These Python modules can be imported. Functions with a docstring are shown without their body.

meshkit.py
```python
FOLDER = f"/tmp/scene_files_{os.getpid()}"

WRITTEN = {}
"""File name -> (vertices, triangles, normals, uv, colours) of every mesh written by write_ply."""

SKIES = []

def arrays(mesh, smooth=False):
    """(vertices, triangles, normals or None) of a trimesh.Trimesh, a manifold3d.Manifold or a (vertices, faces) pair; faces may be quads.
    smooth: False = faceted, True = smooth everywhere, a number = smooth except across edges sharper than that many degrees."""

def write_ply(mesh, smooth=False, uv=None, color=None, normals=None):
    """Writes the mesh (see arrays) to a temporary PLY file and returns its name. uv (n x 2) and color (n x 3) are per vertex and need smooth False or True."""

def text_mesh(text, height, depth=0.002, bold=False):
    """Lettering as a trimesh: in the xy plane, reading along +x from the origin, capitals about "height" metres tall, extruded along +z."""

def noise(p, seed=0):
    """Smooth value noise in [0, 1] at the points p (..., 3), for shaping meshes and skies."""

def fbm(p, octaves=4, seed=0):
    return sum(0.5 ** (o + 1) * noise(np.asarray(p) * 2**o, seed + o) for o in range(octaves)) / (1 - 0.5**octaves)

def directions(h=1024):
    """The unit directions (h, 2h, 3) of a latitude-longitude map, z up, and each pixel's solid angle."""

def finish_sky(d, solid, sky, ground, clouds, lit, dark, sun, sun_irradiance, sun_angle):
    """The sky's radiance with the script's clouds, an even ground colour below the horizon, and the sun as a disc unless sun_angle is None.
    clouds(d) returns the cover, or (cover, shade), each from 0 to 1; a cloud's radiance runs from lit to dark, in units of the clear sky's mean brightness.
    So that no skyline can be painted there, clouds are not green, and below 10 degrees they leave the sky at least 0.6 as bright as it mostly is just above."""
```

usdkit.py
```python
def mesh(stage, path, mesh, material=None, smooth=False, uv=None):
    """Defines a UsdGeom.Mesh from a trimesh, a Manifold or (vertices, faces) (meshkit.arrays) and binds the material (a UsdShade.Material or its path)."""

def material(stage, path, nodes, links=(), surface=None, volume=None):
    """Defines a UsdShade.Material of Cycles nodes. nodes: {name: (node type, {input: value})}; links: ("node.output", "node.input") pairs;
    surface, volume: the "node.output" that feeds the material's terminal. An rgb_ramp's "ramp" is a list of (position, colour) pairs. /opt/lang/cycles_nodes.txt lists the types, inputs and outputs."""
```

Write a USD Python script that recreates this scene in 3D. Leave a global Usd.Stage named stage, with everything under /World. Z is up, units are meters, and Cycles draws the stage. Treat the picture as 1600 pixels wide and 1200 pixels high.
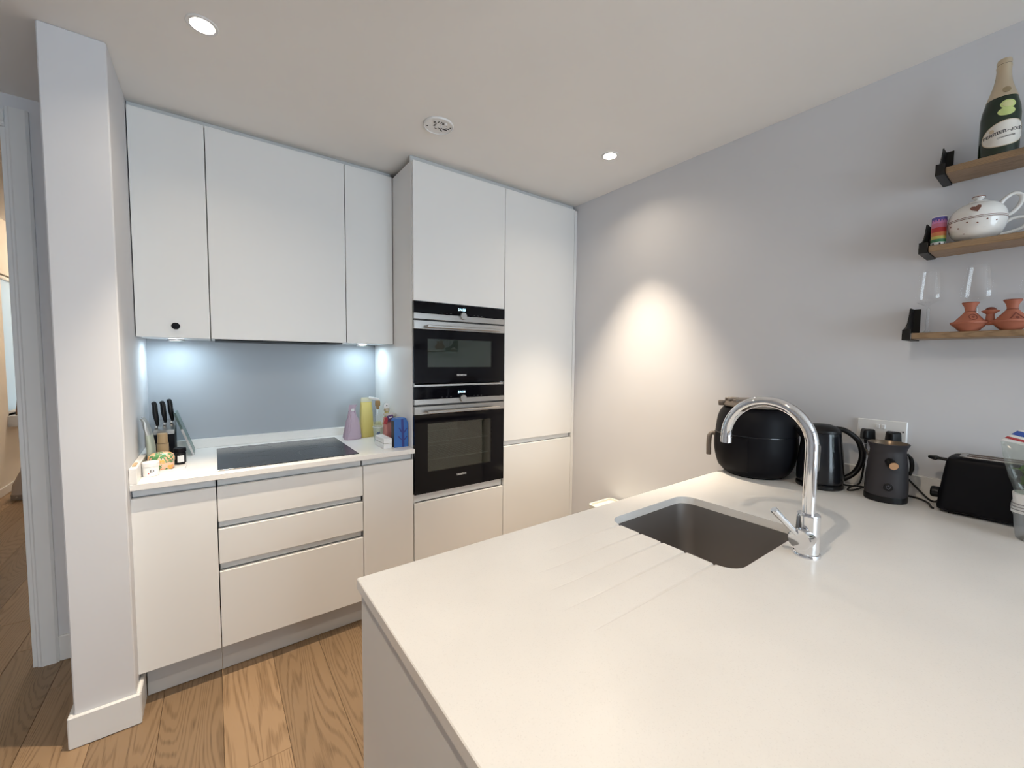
import math, random
import numpy as np, trimesh, manifold3d as m3
from shapely.geometry import Polygon, box as sbox, Point
from shapely import affinity
from shapely.ops import unary_union
import usdkit, meshkit
from pxr import Usd, UsdGeom, UsdLux, UsdShade, Gf, Sdf

random.seed(7); np.random.seed(7)
PI = math.pi
stage = Usd.Stage.CreateInMemory()
UsdGeom.SetStageUpAxis(stage, 'Z'); UsdGeom.SetStageMetersPerUnit(stage, 1.0)
world = UsdGeom.Xform.Define(stage, '/World'); stage.SetDefaultPrim(world.GetPrim())
UsdGeom.Scope.Define(stage, '/World/Looks')

# ------------------------------------------------------------------ camera, sky, large lights, exposure
EXPOSURE = 0.28
CEIL = 2.481
cam = UsdGeom.Camera.Define(stage, '/World/camera')
cam.CreateHorizontalApertureAttr(36.0); cam.CreateVerticalApertureAttr(27.0)
cam.CreateFocalLengthAttr(638.37 / 1600 * 36.0)
cam.CreateClippingRangeAttr(Gf.Vec2f(0.02, 200.0))
cam.CreateExposureAttr(EXPOSURE)
yaw, pitch, roll = 0.6308, -0.0587, 0.0094
fwd = np.array([math.sin(yaw) * math.cos(pitch), math.cos(yaw) * math.cos(pitch), math.sin(pitch)])
rt = np.array([math.cos(yaw), -math.sin(yaw), 0.0]); upv = np.cross(rt, fwd)
R_ = rt * math.cos(roll) + upv * math.sin(roll); U_ = -rt * math.sin(roll) + upv * math.cos(roll)
EYE = (-0.8732, -2.1025, 1.3956)
cam.AddTransformOp().Set(Gf.Matrix4d(*[float(v) for v in (*R_, 0, *U_, 0, *(-fwd), 0, *EYE, 1)]))

dome = UsdLux.DomeLight.Define(stage, '/World/sky')
dome.CreateIntensityAttr(1.0); dome.CreateColorAttr(Gf.Vec3f(0.85, 0.93, 1.0))

# daylight entering by the living-room window behind the camera
day = UsdLux.RectLight.Define(stage, '/World/daylight')
day.CreateWidthAttr(2.1); day.CreateHeightAttr(2.0)
day.CreateIntensityAttr(4.4); day.CreateColorAttr(Gf.Vec3f(0.68, 0.85, 1.0))
day.AddTranslateOp().Set(Gf.Vec3d(.1, -5.42, 1.35)); day.AddRotateXOp().Set(90.0)

# ------------------------------------------------------------------ helpers
used = {}
def numbered(parent, name):
    k = (parent, name); n = used.get(k, -1) + 1; used[k] = n
    return name if n == 0 else f'{name}_{n:03d}'

class T:
    def __init__(s, path, origin, rz): s.path, s.o, s.rz = path, np.array(origin, float), rz
def tag(prim, label=None, cat=None, group=None, kind=None):
    for k, v in (('label', label), ('category', cat), ('group', group), ('kind', kind)):
        if v: prim.SetCustomDataByKey(k, v)
def thing(name, label, cat, loc=(0, 0, 0), rz=0.0, group=None, kind=None):
    p = '/World/' + numbered('/World', name)
    x = UsdGeom.Xform.Define(stage, p); x.AddTranslateOp().Set(Gf.Vec3d(*map(float, loc)))
    if rz: x.AddRotateZOp().Set(float(rz))
    tag(x.GetPrim(), label, cat, group, kind)
    return T(p, loc, rz)
def as_tm(m):
    v, f, _ = meshkit.arrays(m); return trimesh.Trimesh(v, f, process=False)
def part(t, name, mesh, mat, label=None, local=False, smooth=30, kind=None):
    m = as_tm(mesh)
    if not local:
        m = m.copy(); m.apply_translation(-t.o)
        if t.rz: m.apply_transform(trimesh.transformations.rotation_matrix(-math.radians(t.rz), [0, 0, 1]))
    p = t.path + '/' + numbered(t.path, name)
    g = usdkit.mesh(stage, p, m, mat, smooth=smooth)
    tag(g.GetPrim(), label, None, None, kind)
    return T(p, t.o, t.rz)
def single(name, mesh, mat, label=None, cat=None, kind=None, group=None, smooth=30):
    p = '/World/' + numbered('/World', name)
    g = usdkit.mesh(stage, p, as_tm(mesh), mat, smooth=smooth)
    tag(g.GetPrim(), label, cat, group, kind)
    return T(p, (0, 0, 0), 0)

def cbox(x0, x1, y0, y1, z0, z1, b=0.0015):
    b = min(b, (x1 - x0) * .45, (y1 - y0) * .45, (z1 - z0) * .45)
    P = []
    for ix in (0, 1):
        for iy in (0, 1):
            for iz in (0, 1):
                x, y, z = (x0, x1)[ix], (y0, y1)[iy], (z0, z1)[iz]
                sx, sy, sz = (b, -b)[ix], (b, -b)[iy], (b, -b)[iz]
                P += [(x, y + sy, z + sz), (x + sx, y, z + sz), (x + sx, y + sy, z)]
    return trimesh.convex.convex_hull(np.array(P))
def pbox(x0, x1, y0, y1, z0, z1):
    return trimesh.creation.box(bounds=[(x0, y0, z0), (x1, y1, z1)])
def join(*ms): return trimesh.util.concatenate([as_tm(m) for m in ms])
def mv(m, x=0, y=0, z=0):
    m = as_tm(m).copy(); m.apply_translation((x, y, z)); return m
def rot(m, deg, axis, point=(0, 0, 0)):
    m = as_tm(m).copy(); m.apply_transform(trimesh.transformations.rotation_matrix(math.radians(deg), axis, point)); return m
def lathe(prof, n=48, cx=0, cy=0, sx=1, sy=1):
    m = trimesh.creation.revolve(np.array(prof, float), sections=n)
    m.apply_scale((sx, sy, 1)); m.apply_translation((cx, cy, 0))
    if m.volume < 0: m.invert()
    return m
def spline(pts, n=10):
    pts = np.array(pts, float)
    P = np.vstack([2 * pts[0] - pts[1], pts, 2 * pts[-1] - pts[-2]]); out = []
    for i in range(1, len(P) - 2):
        for t in np.linspace(0, 1, n, endpoint=False):
            a, b, c, d = P[i - 1:i + 3]
            out.append(.5 * (2 * b + (c - a) * t + (2 * a - 5 * b + 4 * c - d) * t * t + (3 * b - a - 3 * c + d) * t ** 3))
    return np.vstack([out, pts[-1]])
def tube(pts, r, n=12, sq=None):
    pts = np.array(pts, float); r = np.broadcast_to(np.asarray(r, float), (len(pts),))
    tg = np.gradient(pts, axis=0); tg /= np.linalg.norm(tg, axis=1)[:, None]
    u = np.cross(tg[0], (0, 0, 1)); u = np.cross(tg[0], (1, 0, 0)) if np.linalg.norm(u) < .2 else u; u /= np.linalg.norm(u)
    V = []
    for i in range(len(pts)):
        u = u - tg[i] * (u @ tg[i]); u /= np.linalg.norm(u); w = np.cross(tg[i], u)
        a = np.linspace(0, 2 * PI, n, endpoint=False)
        k = (1, 1) if sq is None else sq
        V.append(pts[i] + r[i] * (np.cos(a)[:, None] * u * k[0] + np.sin(a)[:, None] * w * k[1]))
    V = np.vstack(V + [pts[:1], pts[-1:]]); F = []
    for i in range(len(pts) - 1):
        for j in range(n):
            a, b = i * n + j, i * n + (j + 1) % n
            F += [(a, b, b + n), (a, b + n, a + n)]
    c0, c1 = len(V) - 2, len(V) - 1; L = (len(pts) - 1) * n
    for j in range(n): F += [(c0, (j + 1) % n, j), (c1, L + j, L + (j + 1) % n)]
    m = trimesh.Trimesh(V, F, process=False)
    if m.volume < 0: m.invert()
    return m
def extr(poly, h, z=0):
    gs = getattr(poly, 'geoms', [poly])
    return mv(join(*[trimesh.creation.extrude_polygon(g, h, engine='earcut') for g in gs]), 0, 0, z)
def rrect(x0, x1, y0, y1, r, q=8):
    return sbox(x0 + r, y0 + r, x1 - r, y1 - r).buffer(r, quad_segs=q)
def loft(secs, cap=True):
    n = len(secs[0]); V = np.vstack(secs); F = []
    for i in range(len(secs) - 1):
        for j in range(n):
            a, b = i * n + j, i * n + (j + 1) % n
            F += [(a, b, b + n), (a, b + n, a + n)]
    if cap:
        for s, base in ((secs[0], 0), (secs[-1], (len(secs) - 1) * n)):
            V = np.vstack([V, np.mean(s, 0)[None]]); c = len(V) - 1
            for j in range(n):
                a, b = base + j, base + (j + 1) % n
                F.append((c, b, a) if base == 0 else (c, a, b))
    m = trimesh.Trimesh(V, F, process=False)
    if m.volume < 0: m.invert()
    return m
def superell(cx, cy, z, a, b, p=4, n=40):
    t = np.linspace(0, 2 * PI, n, endpoint=False); c, s = np.cos(t), np.sin(t)
    return np.stack([cx + a * np.sign(c) * abs(c) ** (2 / p), cy + b * np.sign(s) * abs(s) ** (2 / p), np.full(n, z)], 1)
def man(m):
    m = as_tm(m); m.merge_vertices()
    return m3.Manifold(m3.Mesh(np.asarray(m.vertices, np.float32), np.asarray(m.faces, np.uint32)))
def hull_sph(pts, n=16):
    return m3.Manifold.batch_hull([m3.Manifold.sphere(r, n).translate(tuple(map(float, p))) for p, r in pts])
def face_y(m):   # text in xy plane -> standing, read from -y
    return rot(m, 90, [1, 0, 0])

# ------------------------------------------------------------------ materials
def pm(name, color, rough=.5, metal=0., **kw):
    return usdkit.material(stage, f'/World/Looks/{name}', {'p': ('principled_bsdf', {'base_color': color, 'roughness': rough, 'metallic': metal, **kw})}, surface='p.BSDF')
def emit(name, color, strength):
    return usdkit.material(stage, f'/World/Looks/{name}', {'e': ('emission', {'color': color, 'strength': strength})}, surface='e.emission')
def paint(name, color, rough=.75, bump=.12, scale=90., var=.02):
    c2 = tuple(c * (1 - var * 2) for c in color)
    return usdkit.material(stage, f'/World/Looks/{name}', {
        'g': ('geometry', {}), 'n': ('noise_texture', {'scale': scale, 'detail': 4.0}), 'n2': ('noise_texture', {'scale': 1.7, 'detail': 3.0}),
        'r': ('rgb_ramp', {'ramp': [(.3, c2), (.7, color)]}),
        'b': ('bump', {'strength': bump, 'distance': .001}), 'p': ('principled_bsdf', {'roughness': rough})},
        [('g.position', 'n.vector'), ('g.position', 'n2.vector'), ('n2.fac', 'r.fac'), ('r.color', 'p.base_color'), ('n.fac', 'b.height'), ('b.normal', 'p.normal')], surface='p.BSDF')
def wood(name, ca, cb, cc, scale=1., rough=.42):
    # grain runs along y; every plank or board shifts the pattern by its own random number
    return usdkit.material(stage, f'/World/Looks/{name}', {
        'g': ('geometry', {}), 'o': ('object_info', {}),
        'mx': ('math', {'math_type': 'multiply', 'value2': 37.0}), 'my': ('math', {'math_type': 'multiply', 'value2': 91.0}),
        'cx': ('combine_xyz', {}), 'add': ('vector_math', {'math_type': 'add'}),
        'm1': ('mapping', {'scale': (5.5 * scale, .55 * scale, 5.5 * scale)}), 'n1': ('noise_texture', {'scale': 1.0, 'detail': 4.0, 'roughness': .30, 'distortion': .25}),
        'k': ('math', {'math_type': 'multiply', 'value2': 250.0}), 'fr': ('math', {'math_type': 'sine'}),
        'm2': ('mapping', {'scale': (260.0 * scale, 9.0 * scale, 260.0 * scale)}), 'n2': ('noise_texture', {'scale': 1.0, 'detail': 3.0}),
        'k2': ('math', {'math_type': 'multiply_add', 'value2': .25, 'value3': .38}),
        'mixf': ('math', {'math_type': 'multiply_add', 'value2': .70, 'value3': -.12}), 'sum': ('math', {'math_type': 'add', 'use_clamp': True}),
        'r': ('rgb_ramp', {'ramp': [(.10, cc), (.32, cb), (.62, ca)]}),
        'hv': ('math', {'math_type': 'multiply_add', 'value2': .16, 'value3': .90}), 'hs': ('hsv', {'saturation': 1.0}),
        'b': ('bump', {'strength': .25, 'distance': .0008}), 'p': ('principled_bsdf', {'roughness': rough})},
        [('o.random', 'mx.value1'), ('o.random', 'my.value1'), ('mx.value', 'cx.x'), ('my.value', 'cx.y'), ('mx.value', 'cx.z'),
         ('g.position', 'add.vector1'), ('cx.vector', 'add.vector2'), ('add.vector', 'm1.vector'), ('m1.vector', 'n1.vector'), ('n1.fac', 'k.value1'), ('k.value', 'fr.value1'),
         ('add.vector', 'm2.vector'), ('m2.vector', 'n2.vector'), ('fr.value', 'k2.value1'), ('n2.fac', 'mixf.value1'), ('k2.value', 'sum.value1'), ('mixf.value', 'sum.value2'),
         ('sum.value', 'r.fac'), ('r.color', 'hs.color'), ('o.random', 'hv.value1'), ('hv.value', 'hs.value'), ('hs.color', 'p.base_color'), ('sum.value', 'b.height'), ('b.normal', 'p.normal')], surface='p.BSDF')
def pane(name, tint=(1, 1, 1), edge=.45, rough=0.02, milky=0.0, milk=(.9, .9, .9), base=.045):
    nodes = {'f': ('layer_weight', {'blend': .5}), 'pw': ('math', {'math_type': 'power', 'value2': 4.5}), 'ma': ('math', {'math_type': 'multiply_add', 'value2': edge, 'value3': base}),
             't': ('transparent_bsdf', {'color': tint}), 'g': ('glossy_bsdf', {'color': (1, 1, 1), 'roughness': rough}), 'm': ('mix_closure', {})}
    links = [('f.facing', 'pw.value1'), ('pw.value', 'ma.value1'), ('ma.value', 'm.fac'), ('t.BSDF', 'm.closure1'), ('g.BSDF', 'm.closure2')]
    out = 'm.closure'
    if milky:
        nodes |= {'d': ('diffuse_bsdf', {'color': milk}), 'm2': ('mix_closure', {'fac': milky})}
        links += [('m.closure', 'm2.closure1'), ('d.BSDF', 'm2.closure2')]; out = 'm2.closure'
    return usdkit.material(stage, f'/World/Looks/{name}', nodes, links, surface=out)

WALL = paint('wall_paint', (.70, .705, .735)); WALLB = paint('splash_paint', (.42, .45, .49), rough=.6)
CEILM = paint('ceiling_paint', (.88, .865, .845), rough=.85); TRIM = pm('trim_gloss', (.76, .77, .78), .35)
HALLW = paint('hall_paint', (.76, .72, .66))
CAB = paint('cabinet_lacquer', (.79, .79, .785), rough=.42, bump=.02, var=.005); CABIN = pm('carcass_grey', (.55, .55, .55), .6); GAP = pm('gap_dark', (.06, .06, .06), .8)
CORN = pm('cornice_grey', (.60, .61, .61), .5); PLINTH = pm('plinth_grey', (.52, .52, .52), .38)
QUARTZ = usdkit.material(stage, '/World/Looks/quartz', {
    'g': ('geometry', {}), 'n': ('noise_texture', {'scale': 420.0, 'detail': 2.0}), 'n2': ('noise_texture', {'scale': 5.0, 'detail': 5.0}),
    'r': ('rgb_ramp', {'ramp': [(.26, (.775, .76, .74)), (.40, (.825, .81, .79)), (.8, (.835, .82, .80))]}),
    'r2': ('rgb_ramp', {'ramp': [(.3, (.96, .96, .96)), (.6, (1, 1, 1))]}), 'mx': ('mix', {'mix_type': 'multiply', 'fac': 1.0}), 'p': ('principled_bsdf', {'roughness': .28})},
    [('g.position', 'n.vector'), ('g.position', 'n2.vector'), ('n.fac', 'r.fac'), ('n2.fac', 'r2.fac'), ('r.color', 'mx.color1'), ('r2.color', 'mx.color2'), ('mx.color', 'p.base_color')], surface='p.BSDF')
OAKS = [wood('oak_plank_%d' % i, *[tuple(v * k for v in c) for c in ((.285, .190, .110), (.205, .131, .072), (.090, .055, .030))]) for i, k in enumerate((.80, .97, 1.22))]; OAK = OAKS[1]
SHELFW = wood('shelf_wood', (.33, .21, .115), (.235, .145, .075), (.11, .065, .035), scale=2.2)
SUBFLOOR = pm('subfloor', (.10, .065, .04), .8)
CHROME = pm('chrome', (.82, .83, .85), .06, 1.0); STEEL = pm('brushed_steel', (.43, .41, .39), .32, 1.0, anisotropic=.6); SINKM = pm('sink_steel', (.33, .31, .30), .42, .75)
BLACKGL = pm('black_glass', (.004, .004, .006), .06, specular_ior_level=.22); HOBM = pm('hob_glass', (.010, .012, .016), .16); BLACKM = pm('black_metal', (.012, .011, .010), .45, specular_ior_level=.3)
BLACKP = pm('black_plastic', (.007, .007, .008), .38, specular_ior_level=.3); BLACKG = pm('black_gloss', (.008, .009, .012), .14); BLACKMAT = pm('black_matt', (.004, .004, .006), .5, specular_ior_level=.14)
TAUPE = pm('taupe_plastic', (.16, .135, .115), .45); GREYP = pm('grey_window', (.20, .20, .20), .35); WHITEP = pm('white_plastic', (.80, .80, .80), .35)
CREAM = pm('cream_plastic', (.80, .79, .72), .4); CHARC = pm('charcoal_coating', (.042, .039, .044), .5, specular_ior_level=.3); COPPER = pm('copper_face', (.62, .36, .20), .4, .6)
LIT = emit('lamp_warm', (1.0, .84, .64), 460.0); LITC = emit('lamp_cool', (.80, .93, 1.0), 40.0); DISP = emit('display_blue', (.45, .80, 1.0), 3.0)
LETTER = pm('letter_silver', (.62, .62, .62), .35); INK = pm('ink_dark', (.06, .055, .06), .6); MARK = pm('hob_mark', (.09, .095, .10), .3)
GLASS = pane('clear_glass', (1, 1, 1), edge=.55, base=.05); GLASS2 = pane('stem_glass', (.93, .94, .95), edge=.6, base=.10); WINDOWP = pane('window_pane', (.97, .98, .98)); OVENG = pane('oven_window', (.55, .58, .56), base=.06)
OVENIN = pm('oven_cavity', (.60, .57, .50), .5); RACK = pm('rack_wire', (.80, .78, .74), .3); OVENIN2 = pm('oven_inner_glass', (.30, .34, .33), .3); CHAMPG = pm('champagne_glass', (.008, .022, .010), .05); GOLD = pm('gold_foil', (.60, .50, .36), .36, .75)
LABEL = pm('label_cream', (.74, .70, .64), .5); LABELG = pm('label_green', (.52, .60, .22), .45); CERAM = pm('ceramic_white', (.80, .78, .75), .12)
HEART = pm('heart_brown', (.20, .085, .06), .4); TERRA = paint('terracotta', (.44, .145, .085), rough=.6, bump=.1, var=.1); TERRAD = pm('terracotta_dark', (.20, .05, .03), .6)
LEAF = usdkit.material(stage, '/World/Looks/leaf_green', {'d': ('diffuse_bsdf', {'color': (.07, .13, .045)}), 't': ('translucent_bsdf', {'color': (.10, .20, .05)}), 'm': ('mix_closure', {'fac': .35})},
                       [('d.BSDF', 'm.closure1'), ('t.BSDF', 'm.closure2')], surface='m.closure')
PLASTIC = pane('clear_plastic', (.90, .93, .90), rough=.10, milky=.045, milk=(.8, .82, .82)); PLASTIC2 = pane('grey_plastic', (.75, .76, .76), rough=.2, milky=.28, milk=(.55, .56, .57))
BLUE = pm('blue_print', (.04, .10, .42), .4); RED = pm('red_print', (.45, .05, .06), .4); WHITEPR = pm('white_print', (.78, .80, .82), .4)

# ------------------------------------------------------------------ structure: floor, ceiling, walls
XR, YB, NX0, NX1, NY = 1.221, .65, -1.31, -1.145, -.07
HY = .569
fl = thing('floor', None, None, kind='structure')
part(fl, 'base', pbox(-3.7, 1.35, -5.5, 6.1, -.12, -.004), SUBFLOOR)
PW, X0P = .1955, -.4885
rng = random.Random(3)
for c in range(-16, 9):
    xa = X0P + c * PW; xb = xa + PW
    y = -3.2 - rng.random() * 1.1
    if c == -2: y = -.52 - 1.8          # the end joint seen beside the island
    if c in (-4, -3, -1, 0): y = -3.0
    while y < 6.0:
        L = 1.8 if c == -2 and y < -1 else 1.9 if -5 < c < 1 and y < .0 else rng.choice((1.2, 1.5, 1.8, 2.0))
        tone = {-4: 1, -3: 0, -2: 2, -1: 1, 0: 0}.get(c, rng.randrange(3)) if -1.2 < y < .7 else rng.randrange(3)
        if y + L > -3.2:
            ya, yb = max(y, -3.2), min(y + L, 6.0)
            x1, x2 = max(xa, -3.6), min(xb, XR)
            if x2 - x1 > .02 and yb - ya > .02 and not (ya > .66 and x1 > -.9) and not (ya > .70 and x2 < -2.62):
                part(fl, 'plank', cbox(x1 + .0006, x2 - .0006, ya + .0006, yb - .0006, -.012, rng.uniform(-.0004, 0), .0012), OAKS[tone], smooth=False)
        y += L
part(fl, 'plank', pbox(-3.6, XR, -5.3, -3.201, -.012, 0), OAK)

LAMPS = [(-.873, -.365), (.852, -.60), (-1.0, -1.76), (.30, -4.1), (-1.5, -4.1)]
cm = man(pbox(-3.7, 1.35, -5.4, .75, CEIL, CEIL + .12))
for x, y in LAMPS: cm -= m3.Manifold.cylinder(.2, .036, .036, 40).translate((x, y, CEIL - .05))
single('ceiling', cm, CEILM, kind='structure', smooth=False)
single('wall_right', pbox(XR, XR + .12, -5.4, .75, 0, CEIL), WALL, kind='structure')
single('wall_back', pbox(NX1, XR, YB, YB + .1, 0, CEIL), WALLB, kind='structure')
single('wall_left', cbox(NX0, NX1, NY, YB + .1, 0, CEIL, .004), WALL, kind='structure')
hw = man(pbox(-3.7, NX0, HY, HY + .1, 0, CEIL)) - man(pbox(-2.36, -1.547, HY - .1, HY + .3, -.1, 2.343))
single('wall_hall', hw, WALL, kind='structure', smooth=False)
single('wall_far_left', pbox(-3.72, -3.6, -5.4, HY, 0, CEIL), WALL, kind='structure')
wf = man(pbox(-3.7, 1.35, -5.4, -5.3, 0, CEIL)) - man(pbox(-.95, 1.15, -5.6, -5.1, .35, 2.35))
single('wall_front', wf, WALL, kind='structure', smooth=False)
# room beyond the doorway
rl = man(pbox(-2.72, -2.6, HY + .1, 6.1, 0, 2.8)) - man(pbox(-3, -2.4, 4.36, 5.6, .77, 2.23))
single('wall_side_room', rl, HALLW, kind='structure', smooth=False)
single('wall_far', pbox(-2.72, -.8, 6.0, 6.1, 0, 2.8), HALLW, kind='structure')
single('wall_room_right', pbox(-.9, -.8, YB + .1, 6.1, 0, 2.8), HALLW, kind='structure')
single('wall_over_door', pbox(-2.72, -.8, HY + .1, HY + .2, CEIL, 2.8), HALLW, kind='structure')
single('ceiling', pbox(-2.72, -.8, HY + .1, 6.1, 2.8, 2.9), CEILM, kind='structure')

# windows
w1 = thing('window_1', None, None, (.1, -5.35, .35), kind='structure')
for a in (-.95, .07, 1.09): part(w1, 'window_frame', cbox(a, a + .06, -5.37, -5.31, .35, 2.35), TRIM)
for z in (.35, 2.29): part(w1, 'window_frame', cbox(-.95, 1.15, -5.372, -5.308, z, z + .06), TRIM)
for a in (-.89, .13): part(w1, 'pane', pbox(a, a + .96, -5.342, -5.338, .41, 2.29), WINDOWP)
w2 = thing('window_2', None, None, (-2.66, 4.98, .77), kind='structure')
for y in (4.36, 4.95, 5.55): part(w2, 'window_frame', cbox(-2.70, -2.65, y, y + .05, .77, 2.23), TRIM)
for z in (.77, 2.18): part(w2, 'window_frame', cbox(-2.702, -2.648, 4.36, 5.6, z, z + .05), TRIM)
for y in (4.41, 5.0): part(w2, 'pane', pbox(-2.677, -2.673, y, y + .54, .82, 2.18), WINDOWP)
part(w2, 'window_sill', cbox(-2.70, -2.47, 4.33, 5.64, .655, .77, .004), TRIM)
BLIND = usdkit.material(stage, '/World/Looks/blind', {'d': ('diffuse_bsdf', {'color': (.62, .68, .70)}), 't': ('translucent_bsdf', {'color': (.62, .70, .74)}), 'm': ('mix_closure', {'fac': .5})},
                        [('d.BSDF', 'm.closure1'), ('t.BSDF', 'm.closure2')], surface='m.closure')
bl = thing('roller_blind', 'pale blue roller blind lowered over the window in the room beyond the doorway', 'blind', (-2.62, 4.98, 2.2))
part(bl, 'fabric', pbox(-2.632, -2.629, 4.38, 5.58, .80, 2.19), BLIND)
part(bl, 'roller', tube([(-2.628, 4.37, 2.2), (-2.628, 5.59, 2.2)], .022), TRIM)
part(bl, 'bottom_bar', cbox(-2.637, -2.624, 4.38, 5.58, .785, .81), TRIM)

# door frame at the left
d1 = thing('door_1', None, None, (-1.95, HY, 0), kind='structure')
def arch_prof(): return Polygon([(0, 0), (.0685, 0), (.0685, .012), (.060, .018), (.016, .018), (.010, .013), (.004, .013), (0, .010)])
part(d1, 'architrave', mv(extr(affinity.scale(arch_prof(), 1, -1, origin=(0, 0)), 2.424), -1.547, HY, 0), TRIM)
part(d1, 'architrave', mv(extr(affinity.scale(arch_prof(), -1, -1, origin=(0, 0)), 2.424), -2.36, HY, 0), TRIM)
head = rot(extr(affinity.scale(arch_prof(), 1, -1, origin=(0, 0)), .813), -90, [0, 1, 0])
part(d1, 'architrave', mv(head, -1.547, HY, 2.343), TRIM)
part(d1, 'jamb', cbox(-1.562, -1.547, HY - .004, HY + .104, 0, 2.343), TRIM)
part(d1, 'jamb', cbox(-2.36, -2.345, HY - .004, HY + .104, 0, 2.343), TRIM)
part(d1, 'head_jamb', cbox(-2.36, -1.547, HY - .003, HY + .103, 2.328, 2.343), TRIM)
part(d1, 'door_stop', cbox(-1.575, -1.561, HY + .05, HY + .075, 0, 2.33), TRIM)
part(d1, 'hinge', cbox(-1.566, -1.558, HY + .012, HY + .045, .62, .70), STEEL)

def skirt(pts_box, name): single(name, join(*[cbox(*b, .004) for b in pts_box]), TRIM, kind='structure')
skirt([(NX0 - .015, NX1 + .015, NY - .015, NY, 0, .118), (NX1, NX1 + .015, NY, .066, 0, .118), (NX0 - .015, NX0, NY, HY, 0, .118)], 'baseboard_left')
skirt([(-1.4785, NX0 - .015, HY - .015, HY, 0, .118), (-3.6, -2.43, HY - .015, HY, 0, .118)], 'baseboard_hall')
skirt([(XR - .015, XR, -1.20, .068, 0, .118)], 'baseboard_right')
skirt([(-2.6, -2.585, HY + .1, 6.0, 0, .085)], 'baseboard_side_room')

# ------------------------------------------------------------------ lamps
def downlight(x, y, label, half=44.0, k=1.0):
    t = thing('ceiling_downlight', label, 'downlight', (x, y, CEIL), group='recessed ceiling downlights')
    part(t, 'bezel', lathe([(.033, .0), (.0445, .0), (.0455, -.002), (.043, -.0045), (.034, -.004), (.033, 0)], 48), WHITEP, local=True)
    part(t, 'reflector', lathe([(.0335, -.003), (.0345, -.003), (.028, .028), (.022, .028), (.022, .023), (.027, .023), (.0335, -.003)], 40), REFL, local=True)
    part(t, 'lens', lathe([(0, .018), (.0225, .018), (.0225, .022), (0, .022)], 32), LIT, local=True)
    s = UsdLux.SphereLight.Define(stage, t.path + '/bulb_light')
    s.CreateRadiusAttr(.013); s.CreateColorAttr(Gf.Vec3f(1.0, .83, .63)); s.CreateIntensityAttr(LAMP_I * k)
    s.AddTranslateOp().Set(Gf.Vec3d(0, 0, -.012))
    sh = UsdLux.ShapingAPI.Apply(s.GetPrim()); sh.CreateShapingConeAngleAttr(half); sh.CreateShapingConeSoftnessAttr(1.0)
REFL = pm('lamp_reflector', (.30, .29, .27), .5)
LAMP_I = 10000.0
LL = ['recessed ceiling downlight above the wall cabinets, left in the photo', 'recessed ceiling downlight beside the right wall above the tall larder unit',
      'recessed ceiling downlight over the passage between camera and island', 'recessed ceiling downlight behind the camera on the right', 'recessed ceiling downlight behind the camera on the left']
for (x, y), l, h, k in zip(LAMPS, LL, (29.0, 33.5, 80.0, 40.0, 40.0), (2.3, 2.75, .82, 1.2, 1.2)): downlight(x, y, l, h, k)
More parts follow.
